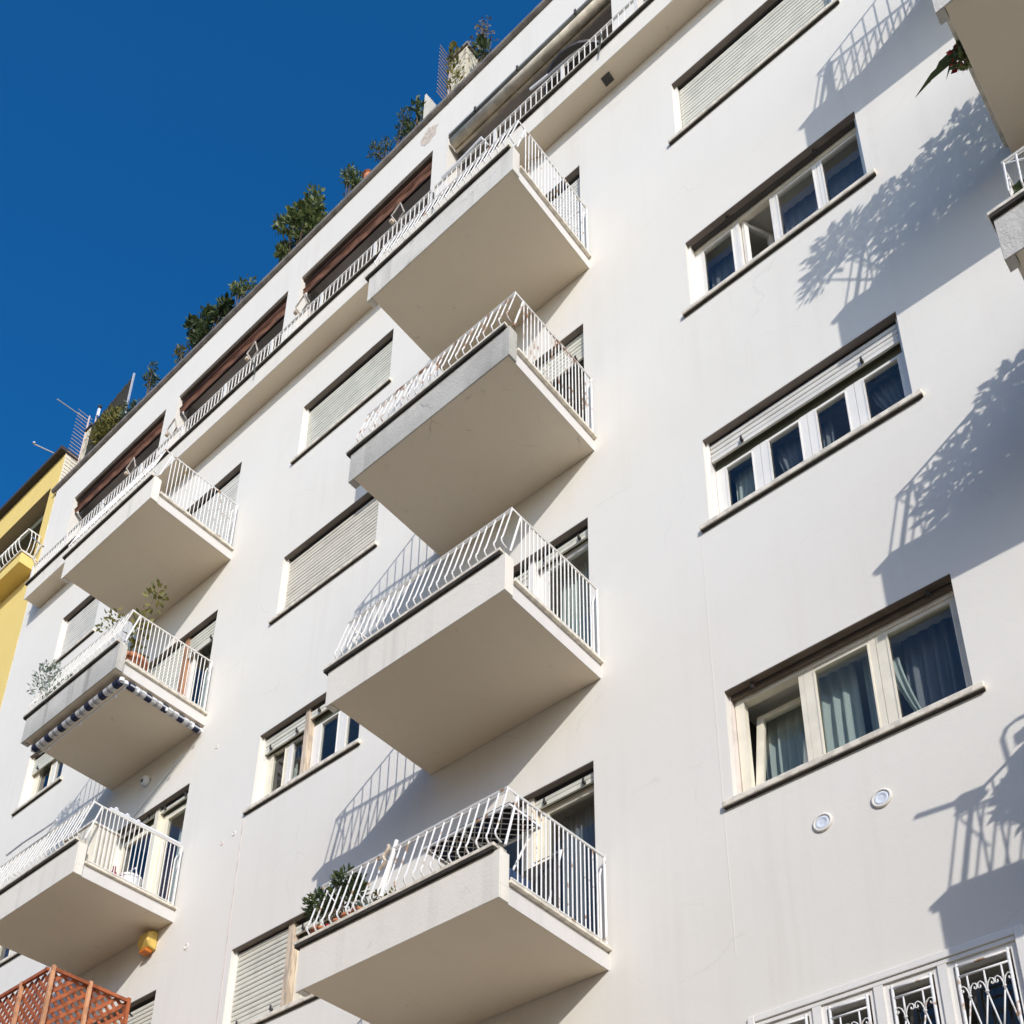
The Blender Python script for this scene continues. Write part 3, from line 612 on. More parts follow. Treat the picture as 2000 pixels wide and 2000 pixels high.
balc['L', 2] = make_balcony('balcony', *BX['L'], ZB[2], 1.39, 'metal', 'fascia', single=False)
for i in (5, 4, 3, 2):
    balc['R', i] = make_balcony('balcony', *BX['R'], ZB[i], 1.375, 'metal', 'fascia_stained' if i in (4, 3) else 'fascia', single=False, ov=.022, nf=3 if i == 5 else 23)
# diamond lattice in front of the top right balcony's rail, seen by its shadow
zb = ZB[5]; lt = MB()
for k in range(18):
    xa = 11.78 + k * .125
    for sg in (-1, 1): lt.tube([(xa + sg * .062, -1.42, zb + .49), (xa - sg * .062, -1.30, zb + 1.0)], .008, 5)
for x in (11.62, 11.68): lt.tube([(x, -1.42, zb + .49), (x, -1.30, zb + 1.0)], .008, 5)
stuff(lt.build('wire_lattice', M['metal'], balc['R', 5]))
MB().tube([(11.72, -1.33, zb + .48), (11.72, -1.29, zb + 1.05)], .03, 8).build('post', M['metal'], balc['R', 5])
# tall tube standing through the rail of the lowest middle balcony
zb = ZB[2]
MB().tube([(5.96, -1.40, zb + .50), (5.96, -1.27, zb + 1.13)], .019, 8).build('post', M['metal'], balc['M', 2])
# ---- the long shallow balcony under the loggias
LB = empty('long_balcony', (0, 0, 0), B); zs = 19.19; x0, x1 = -5.55, XR
MB().box(x0, x1, -.285, -.001, zs, zs + .355).build('slab', M['soffit'], LB, bevel=.006)
MB().box(x0 - .012, x1, -.302, -.2855, zs - .012, zs + .355).build('fascia', M['fascia'], LB)
MB().box(x0 - .05, x1, -.345, -.001, zs + .383, zs + .40).build('coping', M['marble'], LB)
MB().box(x0 - .04, x1, -.337, -.001, zs + .3565, zs + .3815).build('shade_course', M['under_shade'], LB)  # shade below the long coping, painted as a dark band
zr0, zr1 = zs + .44, zs + .83
r = MB().tube([(x0 + .03, -.03, zr1), (x0 + .03, -.29, zr1), (x1, -.29, zr1)], .014, 6).tube([(x0 + .03, -.29, zr0), (x1, -.29, zr0)], .011, 6).tube([(x0 + .03, -.29, zr1 - .05), (x1, -.29, zr1 - .05)], .006, 5)
r.build('handrail', M['metal'], LB)
bars = MB(); x = x0 + .03; k = 0
while x < 14.5:
    if k % 13 == 0: MB().box(x - .022, x + .022, -.306, -.274, zs + .402, zr1).build('post', M['metal'], LB)
    else: bars.tube([(x, -.29, zr0), (x, -.29, zr1)], .0082, 5)
    x += .088; k += 1
stuff(bars.build('balusters', M['metal'], LB))
# end return of a rail seen between the second and third openings
MB().tube([(4.10, -.02, zr1 + .02), (4.10, -.29, zr1 + .01)], .012, 6).build('rail_return', M['metal'], LB)
for x in (-2.9, 1.10, 4.9, 7.73):      # drain spouts bent over the fascia
    MB().tube([(x - .1, -.30, zs + .33), (x + .03, -.42, zs + .33), (x + .06, -.45, zs + .29)], .013, 6).build('drain_spout', M['grey'], LB)
MB().box(7.58, 7.70, -.19, -.08, zs - .016, zs - .001).build('drain_hole', M['iron'], LB)
# ------------------------------------------------------------------ awnings in the loggias
def awning(x0, x1, label, style, arm_x):
    a = empty('awning', ((x0 + x1) / 2, 0, LZ1)); tag(a, label, 'awning', 'rolled awnings in the top-floor openings')
    inv = Matrix.Translation(-a.location)
    def add(mb, nm, k, sm=False):
        mb.v = [tuple(inv @ Vector(v)) for v in mb.v]; return mb.build(nm, M[k], a, sm)
    if style == 'brown':
        add(MB().tube([(x0 + .02, .12, LZ1 - .11), (x1 - .02, .12, LZ1 - .11)], .055, 10), 'roller', 'awn_d', True)
        add(MB().box(x0 + .01, x1 - .01, .03, .17, LZ1 - .035, LZ1 - .004), 'hood', 'brown')
        add(MB().box(x0 + .03, x1 - .03, .12, .15, LZ1 - .30, LZ1 - .15), 'cloth', 'awn_shade')  # near-black cloth stands for the shadow between hood and front bar
        add(MB().tube([(x0 + .02, .055, LZ1 - .30), (x1 - .02, .055, LZ1 - .30)], .017, 6), 'front_bar', 'awn')
        v = MB(); n = 64
        for i in range(n + 1):
            t = i / n; x = x0 + .02 + (x1 - x0 - .04) * t; sc = abs(math.sin(t * math.pi * 9)); sag = .03 * math.sin(t * math.pi * 2.0 + x0)
            y = .05 + .005 * math.sin(t * 40)
            v.v += [(x, y, LZ1 - .30), (x, y + .015, LZ1 - .400 - .022 * sc + sag * .5)]
        v.f += [(2 * i, 2 * i + 2, 2 * i + 3, 2 * i + 1) for i in range(n)]
        add(v, 'valance', 'awn')
    else:
        add(MB().box(x0 + .02, x1, -.01, .13, LZ1 - .05, LZ1 - .004), 'hood', 'grey')
        add(MB().tube([(x0 + .05, .05, LZ1 - .22), (x1, .05, LZ1 - .22)], .075, 10), 'roller', 'awn_b', True)
        add(MB().box(x0 + .05, x1, .12, .15, LZ1 - .32, LZ1 - .06), 'cloth', 'awn_b')
        for q in (.18, .45, .8): add(MB().box(x0 + (x1 - x0) * q, x0 + (x1 - x0) * q + .03, -.03, .0, LZ1 - .10, LZ1 + .01), 'bracket', 'iron')
    for ax in arm_x:
        add(MB().tube([(ax, -.29, zr1 + .02), (ax - .05, -.35, zr1 + .16), (ax + .10, -.33, zr1 + .33), (ax + .16, -.30, zr1 + .08), (ax + .05, -.29, zr1 + .03)], .015, 6), 'arm', 'crank')
        add(MB().box(ax - .08, ax - .03, -.36, -.31, zr1 + .03, zr1 + .08), 'crank', 'oldwood')
    return a
awning(*LOG[0], 'rolled brown awning in the leftmost top-floor opening beside the yellow building', 'brown', (-2.45,))
awning(*LOG[1], 'rolled brown awning in the second top-floor opening from the yellow building', 'brown', (-1.28, .82))
awning(*LOG[2], 'rolled brown awning with sagging edge above the uppermost middle slab balcony', 'brown', (1.98, 4.05))
awning(*LOG[3], 'wide beige roller awning under a grey metal hood in the top-floor opening', 'beige', ())
awning(*LOG[4], 'rolled brown awning in the top-floor opening beyond the beige one', 'brown', ())
# cranks on the left pillar, tubular drying arms resting on the long rail
def drying_arm(pts, label, r=.022):
    o = MB().tube(pts, r, 6).build('clothes_pole', M['white_pl']); return tag(o, label, 'drying rack', 'white tubes lying on the long balcony rail')
drying_arm([(4.95, -.30, zr1 + .03), (5.35, -.30, zr1 + .05), (5.70, -.32, zr1 + .05), (5.70, -.20, zr1 + .05)], 'white tube on the long rail at the left end of the beige awning')
drying_arm([(6.55, -.32, zr1 + .10), (7.05, -.30, zr1 + .05), (7.35, -.28, zr1 + .08), (7.45, -.2, zr1 + .10)], 'white tube on the long rail near the right end of the beige awning')
tb = MB().lathe((7.12, .15, LZ0 + .72), [(.55, 0), (.56, .03), (.55, .04)], 28).box(7.10, 7.14, .13, .17, LZ0 + .002, LZ0 + .70).build('table', M['iron'])
tag(tb, 'round dark wooden table in the loggia under the beige awning', 'table')
ca = empty('crank_arm', (-5.45, -.3, zr1)); tag(ca, 'bent awning crank arm with loose rod on the pillar at the far left end', 'awning arm')
MB().tube([(0, 0, 0), (.0, -.06, .08), (-.06, -.05, .12), (.10, -.02, .42), (.14, 0, .36)], .022, 6).build('arm', M['awn_b'], ca)
MB().tube([(.10, -.02, .40), (-.28, -.08, .85)], .014, 6).build('rod', M['grey'], ca)
# ------------------------------------------------------------------ plants
def leaf_cloud(mb, c, rad, n, ln, seed, up=0.3, wd=.45, hollow=0.0):
    r = random.Random(seed); c = Vector(c)
    for _ in range(n):
        while True:
            v = Vector((r.uniform(-1, 1), r.uniform(-1, 1), r.uniform(-1, 1)))
            if hollow < v.length < 1: break
        p = c + Vector((v.x * rad[0], v.y * rad[1], v.z * rad[2]))
        d = (v * .8 + Vector((r.uniform(-1, 1), r.uniform(-1, 1), r.uniform(-.6, 1) + up))).normalized()
        l_ = ln * r.uniform(.6, 1.25); mb.leaf(p, d, Vector((r.uniform(-1, 1), r.uniform(-1, 1), r.uniform(-1, 1))), l_, l_ * wd)
def shrub(base, lobes, label, key='leaf', n=260, ln=.13, seed=1, wd=.42, group='plants along the roof edge', stems=True, cat='plant', pot=True):
    s = empty('shrub', base); tag(s, label, cat, group)
    mb = MB(); tw = MB(); r = random.Random(seed)
    for q, (c, rad, dens) in enumerate(lobes):
        nc = max(3, int(6 * dens))
        for e in range(nc):       # several ragged clumps make one lobe
            v = Vector((r.uniform(-1, 1), r.uniform(-1, 1), r.uniform(-1, 1)))
            cc = Vector(c) + Vector((v.x * rad[0], v.y * rad[1], v.z * rad[2])) * .62; k = r.uniform(.28, .5)
            leaf_cloud(mb, cc, (rad[0] * k, rad[1] * k, rad[2] * k), int(n * dens * 1.05 / nc), ln * .78, seed * 50 + q * 9 + e, wd=wd)
            if stems: tw.tube([(0, 0, .15), tuple(Vector(c) * .5 + Vector((r.uniform(-.05, .05), 0, 0))), tuple(cc)], .010, 5, .004)
    mb.build('foliage', M[key], s)
    if tw.v: tw.build('stem', M['twig'], s)
    if pot: MB().lathe((0, 0, 0), [(.05, 0), (.075, .26), (.08, .26), (.08, .28), (.065, .28), (.06, .26)], 14).build('pot', M['terra'], s)
    return s
RZ = 22.94
E_ = .16
shrub((-1.75, E_, RZ), [((-.02, 0, .95), (.42, .22, .38), 1.1), ((.48, 0, .88), (.33, .22, .30), .9), ((.1, 0, .6), (.4, .2, .3), .8)], 'broad dark bush with large leaves above the second brown awning', 'leaf_d', 380, .16, 3, .6)
shrub((-.66, E_, RZ), [((0, 0, 1.0), (.22, .2, .36), 1)], 'small upright bush next to the broad dark bush on the roof edge', 'leaf', 260, .13, 4)
shrub((.62, E_, RZ), [((.12, 0, 1.25), (.42, .25, .42), 1.3), ((.66, 0, 1.12), (.32, .25, .50), 1.2), ((-.05, 0, .72), (.3, .2, .4), .9), ((.5, 0, .7), (.4, .2, .3), .9)], 'tallest and fullest green bush on the roof edge', 'leaf', 420, .15, 5, .5)
shrub((2.15, E_, RZ), [((.02, 0, .92), (.30, .22, .34), 1.2)], 'round compact bush beside the roof-edge terracotta cap', 'leaf', 340, .11, 6, .35)
shrub((3.15, E_, RZ), [((-.1, 0, .84), (.32, .22, .30), 1.1), ((.28, 0, .95), (.30, .2, .34), .9)], 'bluish needle-leaved bush with white flower heads on the roof edge', 'leaf_b', 330, .11, 8, .28)
shrub((3.78, E_, RZ), [((.05, 0, 1.15), (.20, .14, .42), .5), ((-.12, 0, .75), (.2, .14, .2), .35)], 'thin straggly dark plant left of the white panel on the roof', 'leaf_d', 200, .12, 9, .5)
shrub((4.98, E_, RZ), [((.12, 0, 1.02), (.26, .18, .34), .5)], 'dark leafy plant at the foot of the bare twiggy shrub', 'leaf_d', 220, .15, 10, .6)
tw_ = shrub((5.02, E_ + .1, RZ), [((.05, 0, 1.75), (.38, .2, .45), .5), ((.3, 0, 1.35), (.3, .2, .4), .4)], 'sparse twiggy shrub with dry leaves right of the stone pier', 'dry', 190, .07, 11, .5)
shrub((-3.45, E_, RZ), [((.05, 0, .93), (.33, .2, .32), .9), ((-.5, 0, .66), (.33, .2, .25), .8)], 'low grey-green bush right of the reed screen', 'leaf_b', 280, .12, 12, .35)
shrub((-2.37, E_, RZ), [((.05, 0, .80), (.22, .16, .28), .9)], 'small yellowish tuft alone above the first brown awning', 'leaf_y', 200, .12, 13, .3)
o = MB(); leaf_cloud(o, (0, 0, .78), (.5, .12, .36), 620, .12, 15, wd=.35)
hb = empty('climbing_plant', (-4.78, E_ - .05, RZ)); tag(hb, 'olive climbing plant growing through the reed screen on the roof', 'plant'); o.build('foliage', M['leaf_y'], hb)
# reed screen
sc = empty('reed_screen', (-4.3, .2, RZ)); tag(sc, 'dark vertical reed screen with a pale end post on the roof edge', 'screen')
MB().tube([(0, 0, 0), (.0, 0, 2.05)], .025, 6).build('post', M['alu'], sc)
for q, z in enumerate((.5, 1.2, 1.85)): MB().tube([(0, 0, z), (-1.36, .0, z * .87)], .012, 5).build('rail', M['screen'], sc)
rd = MB().box(-.019, .019, -.012, .012, 0, 1.0).mesh('reed', M['screen'])
for q in range(18): inst('reed', rd, sc, (-.07 - q * .076, 0, 0), None, (1, 1, 2.0 - q * .018 - .02 * (q % 3)))
# antennas
def antenna(base, hm, rods, rod_l, label, z0=.25, boom=None):
    a = empty('antenna', base); tag(a, label, 'antenna', 'aerials on the roof edge')
    MB().tube([(0, 0, 0), (0, 0, hm)], .017, 6).build('mast', M['antenna'], a)
    me = MB().tube([(0, .06, 0), (0, -rod_l, 0)], .008, 5).mesh('rod', M['antenna'])
    for q in range(rods): inst('rod', me, a, (0, 0, z0 + (hm - z0 - .05) * q / (rods - 1)))
    if boom: MB().tube(boom, .014, 6).build('boom', M['alu'], a)
    return a
an = antenna((-5.98, .22, RZ), 2.25, 22, .26, 'tall comb-like aerial with many short rods beside the yellow building', .1, [(.0, .1, 2.1), (-.02, -.72, 2.05)])
MB().tube([(.26, .03, .2), (.26, .03, 2.15)], .014, 6).build('brace_mast', M['antenna'], an)
MB().box(.30, .345, .0, .045, 2.0, 2.22).build('bracket', M['white_pl'], an); MB().lathe((.34, .02, 2.23), [(.02, 0), (.045, .03), (.04, .06), (.01, .075)], 10).build('amplifier', M['iron'], an)
antenna((4.46, .17, RZ), 1.75, 14, .24, 'short comb-like aerial beside the stone pier with ivy', .35)
bo = MB().tube([(-6.75, .3, 24.55), (-6.95, -.35, 24.55)], .016, 6).lathe((-6.95, -.37, 24.55), [(.03, 0), (.03, .04)], 8).build('aerial_rod', M['alu']); tag(bo, 'single slanting aerial rod above the yellow building roof', 'antenna', 'aerials on the roof edge')
# roof pier, panel, chimney post
pr = empty('stone_pier', (4.66, .28, ZTOP + .137)); tag(pr, 'pale stone chimney pier with creeping ivy at the roof edge', 'chimney')
MB().box(-.17, .17, -.12, .17, 0, 1.55).build('shaft', M['stone'], pr, bevel=.01); MB().box(-.20, .20, -.15, .20, 1.552, 1.60).build('cap', M['coping'], pr)
o = MB(); leaf_cloud(o, (-.05, -.14, .95), (.16, .05, .5), 110, .08, 33, wd=.6); leaf_cloud(o, (-.08, -.1, 1.62), (.18, .12, .12), 90, .09, 34, wd=.6); o.build('ivy', M['leaf_y'], pr)
pn = empty('white_panel', (4.13, .14, ZTOP + .137)); tag(pn, 'white slatted panel with a pointed top left of the short aerial', 'panel')
for q in range(7): inst('plank', MB().box(-.018, .018, -.012, .012, 0, 1.0).mesh('plank', M['shut_y']), pn, (-.15 + q * .042, 0, 0), None, (1, 1, 1.22 - q * .11))
cp = empty('chimney_post', (-5.86, .30, ZTOP + .137)); tag(cp, 'short cream chimney post with dark cap beside the reed screen', 'chimney')
MB().box(-.10, .10, -.08, .10, 0, 1.74).build('shaft', M['stone'], cp); MB().box(-.13, .13, -.11, .13, 1.742, 1.79).build('cap', M['eave'], cp)
tcap = MB().lathe((2.72, .14, ZTOP + .137), [(.08, 0), (.08, .46), (.11, .48), (.02, .58)], 10).build('vent_cap', M['terra']); tag(tcap, 'small terracotta vent cap between two round bushes on the roof edge', 'vent cap')
# ------------------------------------------------------------------ things on the balconies
def pot(base, r, h, label, key='terra', group='pots on the balconies', plant=None):
    p = empty('flower_pot', base); tag(p, label, 'flower pot', group)
    MB().lathe((0, 0, 0), [(r * .72, 0), (r * .93, h * .8), (r * 1.05, h * .8), (r * 1.05, h), (r * .92, h), (r * .90, h * .88)], 16).build('pot', M[key], p, True)
    MB().lathe((0, 0, 0), [(r * .88, h * .86), (.01, h * .9)], 12).build('soil', M['soil'], p)
    return p
# upper left balcony (fourth): pot with tree, silver plant, striped roller awnings below
z4 = ZB[4] + .202
p = pot((.38, -1.02, z4), .20, .34, 'large ribbed terracotta pot at the corner of the left plant balcony')
lm = empty('lemon_tree', (.38, -1.02, z4 + .31)); tag(lm, 'small lemon tree rising from the large terracotta pot', 'tree')
MB().tube([(0, 0, 0), (.02, .02, .5), (.0, 0, 1.1)], .02, 6, .008).tube([(.0, 0, .6), (.15, .05, 1.15)], .01, 5, .005).tube([(0, 0, .5), (-.15, -.1, .9)], .01, 5, .005).build('trunk', M['twig'], lm)
o = MB(); leaf_cloud(o, (.05, 0, .62), (.18, .16, .30), 90, .085, 41, wd=.55); leaf_cloud(o, (.22, .05, 1.12), (.13, .12, .20), 50, .09, 42, wd=.55); leaf_cloud(o, (-.30, -.25, .75), (.25, .12, .14), 70, .08, 43, wd=.5); leaf_cloud(o, (-.1, 0, .25), (.2, .15, .15), 70, .1, 47, wd=.5)
o.build('crown', M['leaf_y'], lm)
sp = empty('silver_plant', (-1.12, -1.20, z4 + .02)); tag(sp, 'feathery silver-grey plant at the left end of the plant balcony', 'plant')
o = MB(); leaf_cloud(o, (-.12, -.12, .72), (.34, .22, .32), 420, .07, 44, wd=.35); leaf_cloud(o, (.12, -.1, .42), (.3, .15, .25), 160, .07, 45, wd=.35); o.build('foliage', M['leaf_s'], sp)
tw = MB()
for q in range(12): tw.tube([(0, 0, 0), (rnd.uniform(-.2, .2), rnd.uniform(-.2, .1), .4), (rnd.uniform(-.45, .3), rnd.uniform(-.3, .1), rnd.uniform(.6, .95))], .006, 4, .003)
tw.build('stem', M['twig'], sp); MB().lathe((0, 0, -.015), [(.10, 0), (.13, .2), (.12, .2)], 12).build('pot', M['terra'], sp)
def striped_roll(p0, p1, r, n, label):
    a = empty('striped_awning', p0); tag(a, label, 'awning', 'striped rolled awnings under the left plant balcony')
    d = Vector(p1) - Vector(p0); pat = [('navy', 1.0), ('wht_canvas', .75), ('navy', .10), ('wht_canvas', .12), ('navy', .10), ('wht_canvas', .75)]
    tot = sum(x for _, x in pat) * n + 1.0; t = 0
    seq = pat * n + [('navy', 1.0)]
    for k_, L_ in seq:
        a0 = d * (t / tot); t += L_; a1 = d * (t / tot)
        MB().tube([tuple(a0), tuple(a1)], r, 14).build('stripe', M[k_], a)
    u = d.normalized(); q = Vector((u.y, -u.x, 0)) * (r * 1.5)
    if q.y < 0: q = -q
    MB().tube([tuple(q + Vector((0, 0, -r * .8))), tuple(d + q + Vector((0, 0, -r * .8)))], .010, 5).build('front_bar', M['white_pl'], a)
    for f in (.1, .5, .88): MB().box(d.x * f + q.x - .012, d.x * f + q.x + .012, d.y * f + q.y - .012, d.y * f + q.y + .012, -r * .8 - .05, -r * .8).build('hook', M['white_pl'], a)
    for e, c in ((0, -u * .03), (1, d + u * .03)): MB().lathe(tuple(c + Vector((0, 0, -.045))), [(.015, .02), (.035, .025), (.035, .075), (.015, .08)], 10).build('end_cap', M['white_pl'], a)
zz = ZB[4] - .075
striped_roll((.60, -1.24, zz), (-1.42, -1.24, zz), .052, 6, 'navy and white striped awning roll under the front edge of the plant balcony')
striped_roll((.615, -1.14, zz), (.615, -.05, zz), .052, 4, 'navy and white striped awning roll under the side edge of the plant balcony')
# fourth-floor lowest visible left balcony: cabinet, basket, clothes line
z3 = ZB[3] + .202
cb = empty('cabinet', (.30, -1.05, z3)); tag(cb, 'cream cupboard with rusty top at the corner of the lower left balcony', 'cabinet')
MB().box(-.30, .30, -.17, .17, 0, .62).build('body', M['shut_y'], cb, bevel=.01); MB().box(-.32, .32, -.19, .19, .622, .65).build('top', M['rusty'], cb)
bs = empty('basket', (.42, -.52, z3)); tag(bs, 'white plastic basket beside the cream cupboard', 'basket')
MB().lathe((0, 0, 0), [(.10, 0), (.14, .24), (.15, .24), (.15, .27), (.13, .27)], 14).build('tub', M['white_pl'], bs); MB().tube([(-.14, 0, .25), (-.08, 0, .40), (.08, 0, .40), (.14, 0, .25)], .008, 6).build('handle', M['white_pl'], bs)
bt = MB().lathe((.40, -.74, z3), [(.05, 0), (.05, .22), (.02, .28), (.02, .34)], 10).build('bottle', M['pink']); tag(bt, 'pink spray bottle on the lower left balcony floor', 'bottle')
zt = ZB[3] + 1.04
wr = MB()
for q in range(9): wr.tube([(.70, -1.05 + q * .012 + .12 * (q // 3), zt + .015), (.72, -1.04 + q * .012 + .12 * (q // 3), zt + .06), (.70, -1.0 + q * .012 + .12 * (q // 3), zt + .02)], .010, 5)
wr.tube([(.695, -1.1, zt + .02), (.70, -.1, zt + .06)], .020, 6)
o = wr.build('wrapped_line', M['white_pl']); tag(o, 'white clothes line wrapped round the lower left balcony side rail', 'clothes line', 'white clothes lines on the lower left balcony')
o = MB().tube([(-.05, -1.36, zt + .06), (-.30, -1.38, zt + .03), (-.8, -1.38, zt + .05), (-1.2, -1.37, zt + .05)], .014, 5).build('rail_line', M['white_pl']); tag(o, 'white clothes line lying along the lower left balcony front rail', 'clothes line', 'white clothes lines on the lower left balcony')
# siren, camera
sr = empty('siren', (.29, -.001, 9.50)); tag(sr, 'yellow alarm siren box with amber lamp on the wall', 'alarm siren')
MB().prism_x([(0, 0), (-.10, .02), (-.15, .10), (-.14, .22), (-.06, .26), (0, .26)], -.11, .11).build('housing', M['siren'], sr, bevel=.02)
MB().box(-.07, .07, -.125, -.03, -.035, .012).build('lamp', M['amber'], sr, bevel=.01)
cm = empty('camera_pod', (-.52, -.001, 12.56)); tag(cm, 'small white camera pod on the shaded wall under the plant balcony', 'security camera')
MB().lathe((0, 0, 0), [(.075, 0), (.075, -.06), (.055, -.085), (.01, -.09)], 14, 'y').build('housing', M['white_pl'], cm, True); MB().box(-.02, .02, -.098, -.08, -.045, -.005).build('lens', M['iron'], cm)
# orange lattice screen round the lowest left balcony
z2 = ZB[2]
ls = empty('lattice_screen', (.695, -1.40, z2)); tag(ls, 'orange wooden lattice screen around the lowest left balcony', 'screen')
HT = 1.80
def lattice(ax, length, zlo, zhi, sgn):
    """crossed laths between posts, ax = 'x' (front) or 'y' (side)"""
    s_ = .135; n = int((length + (zhi - zlo)) / s_)
    for dr in (1, -1):
        for k in range(n):
            a = -(zhi - zlo) + k * s_ + .02 if dr == 1 else k * s_
            t0, t1 = 0.0, zhi - zlo
            # lath: u = a + dr*t
            lo, hi = (max(0, -a), min(t1, length - a)) if dr == 1 else (max(0, a - length), min(t1, a))
            if hi - lo < .05: continue
            u0, u1 = a + dr * lo, a + dr * hi; off = .0 if dr == 1 else .012; hw = .021
            p0 = Vector((u0, 0, zlo + lo)); p1 = Vector((u1, 0, zlo + hi)); d = (p1 - p0).normalized(); nn = Vector((-d.z, 0, d.x)) * hw
            mb = MB(); q = [p0 + nn, p0 - nn, p1 - nn, p1 + nn]
            vv = [(v.x, off, v.z) for v in q] + [(v.x, off + .010, v.z) for v in q]
            if ax == 'x': vv = [(sgn * x, y, z) for x, y, z in vv]
            else: vv = [(-y, x, z) for x, y, z in vv]
            mb.v = vv; mb.f = [(0, 1, 2, 3), (7, 6, 5, 4), (0, 4, 5, 1), (1, 5, 6, 2), (2, 6, 7, 3), (3, 7, 4, 0)]
            mb.build('lath', M['lattice'], ls)
lattice('y', 1.0, .6, HT - .02, 1); lattice('x', 2.15, .6, HT - .02, -1)
for u in (.0, .46, .96): MB().box(.012, .05, u - .02, u + .02, .45, HT + .03).build('post', M['post_wood'] if u < .9 else M['lattice'], ls)
for u in (.56, 1.15, 1.7): MB().box(-u - .02, -u + .02, -.05, -.012, .45, HT + .02).build('post', M['post_wood'], ls)
MB().box(.012, .045, .02, .94, HT - .03, HT + .012).build('rail', M['lattice'], ls); MB().box(-2.15, -.02, -.045, -.012, HT - .03, HT + .012).build('rail', M['lattice'], ls)
lp = empty('wall_lantern', (.12, -.001, z2 + 1.98)); tag(lp, 'small black wall lantern behind the orange lattice screen', 'lantern')
MB().tube([(0, 0, 0), (0, -.10, .04), (-.06, -.14, .14)], .012, 6).build('arm', M['iron'], lp); MB().lathe((.03, -.14, -.06), [(.03, 0), (.06, .10), (.07, .11), (.01, .16)], 8).build('lamp_shade', M['iron'], lp)
# lowest middle balcony: pots, dark bush, drying rack, towel
z2m = ZB[2] + .487; yp = -1.285
defs = [(5.06, .075, .13, 'terra', 'wide terracotta pot at the left end of the lowest middle balcony'), (5.185, .05, .11, 'red', 'small dark red pot beside the wide terracotta pot'), (5.30, .055, .12, 'terra', 'third terracotta pot from the left on the lowest middle parapet'),
        (5.42, .06, .13, 'terra', 'fourth terracotta pot under the dark bush on the lowest middle parapet'), (5.545, .06, .13, 'terra', 'fifth terracotta pot right of the dark bush'), (5.68, .05, .10, 'teal', 'pale aqua pot of aloe on the lowest middle parapet'), (5.80, .05, .09, 'terra', 'small terracotta pot at the right end of the pot row')]
for x, r, h_, k_, lb in defs: pot((x, yp + .02, z2m), r, h_, lb, k_, 'pots lined up on the lowest middle balcony parapet')
pot((4.99, yp - .02 + .03, z2m), .05, .10, 'black plastic pot at the very left of the pot row', 'black_pot', 'pots lined up on the lowest middle balcony parapet') if False else None
db = empty('dark_bush', (5.20, -1.24, z2m + .13)); tag(db, 'dense dark green bush above the terracotta pots', 'plant')
o = MB(); leaf_cloud(o, (-.13, -.05, .23), (.15, .12, .11), 380, .065, 51, wd=.4); leaf_cloud(o, (.13, 0, .35), (.14, .12, .14), 400, .07, 52, wd=.4); leaf_cloud(o, (.27, .0, .23), (.08, .08, .16), 120, .07, 53, wd=.4); o.build('foliage', M['leaf_d'], db)
MB().tube([(0, 0, -.02), (0, 0, .2)], .008, 5).tube([(.1, 0, -.02), (.12, 0, .3)], .008, 5).build('stem', M['twig'], db)
al = empty('aloe', (5.68, yp + .02, z2m + .08)); tag(al, 'grey-green aloe growing from the aqua pot', 'plant'); o = MB()
for q in range(9):
    t = q * 2.4; o.blade([(0, 0, 0), (.05 * math.cos(t), .05 * math.sin(t), .07), (.10 * math.cos(t), .10 * math.sin(t), .11)], .03)
o.build('foliage', M['leaf_s'], al)
for x, s_, lb in ((5.55, 61, 'pale succulent in the fifth terracotta pot'), (5.80, 62, 'tiny yellowing seedling in the last terracotta pot'), (6.02, 63, 'yellow-green weed sprouting from the coping beside the tall tube')):
    o = MB(); leaf_cloud(o, (x, yp + (0.02 if x < 6 else -.02), z2m + (.16 if x < 6 else .05)), (.05, .04, .05), 40, .05, s_, wd=.5); o = o.build('seedling', M['leaf_y'] if s_ > 61 else M['leaf_s']); tag(o, lb, 'plant')
o = MB()
for q, x in enumerate((5.20, 5.35)): leaf_cloud(o, (x, yp + .01, z2m + .16), (.06, .05, .05), 60, .05, 70 + q, wd=.4)
o = o.build('dry_sprigs', M['dry']); tag(o, 'dry sprigs in the pots below the dark bush', 'plant')
rz = ZB[2] + 1.15; rk = empty('drying_rack', (6.55, -.8, rz)); tag(rk, 'wire drying rack with dark cloth on top, at the corner of the lowest middle balcony', 'drying rack')
rx0, rx1, ry0, ry1 = -.52, .44, -.22, .17
f_ = MB().tube([(rx0, ry0, 0), (rx1, ry0, 0), (rx1, ry1, 0), (rx0, ry1, 0), (rx0, ry0, 0)], .014, 6, cap=False); f_.tube([(rx0 + .42, ry0, -.004), (rx0 + .42, ry1, -.004)], .012, 6); f_.build('frame', M['speckle'], rk)
wv = MB()
for q in range(-5, 15):
    u = rx0 + q * .10
    for sg in (1, -1):
        a_ = (u, ry0) if sg == 1 else (u, ry1); e = (u + (ry1 - ry0), ry1) if sg == 1 else (u + (ry1 - ry0), ry0)
        t0 = max(0, (rx0 - u) / (ry1 - ry0)); t1 = min(1, (rx1 - u) / (ry1 - ry0))
        if t1 - t0 < .05: continue
        pa = (a_[0] + (e[0] - a_[0]) * t0, a_[1] + (e[1] - a_[1]) * t0, -.003 * sg); pb = (a_[0] + (e[0] - a_[0]) * t1, a_[1] + (e[1] - a_[1]) * t1, -.003 * sg); wv.tube([pa, pb], .005, 4)
stuff(wv.build('wires', M['metal'], rk))
MB().box(rx0 + .015, rx1 - .015, ry0 + .015, ry1 - .015, .012, .05).build('cloth', M['navy_cloth'], rk, bevel=.01)
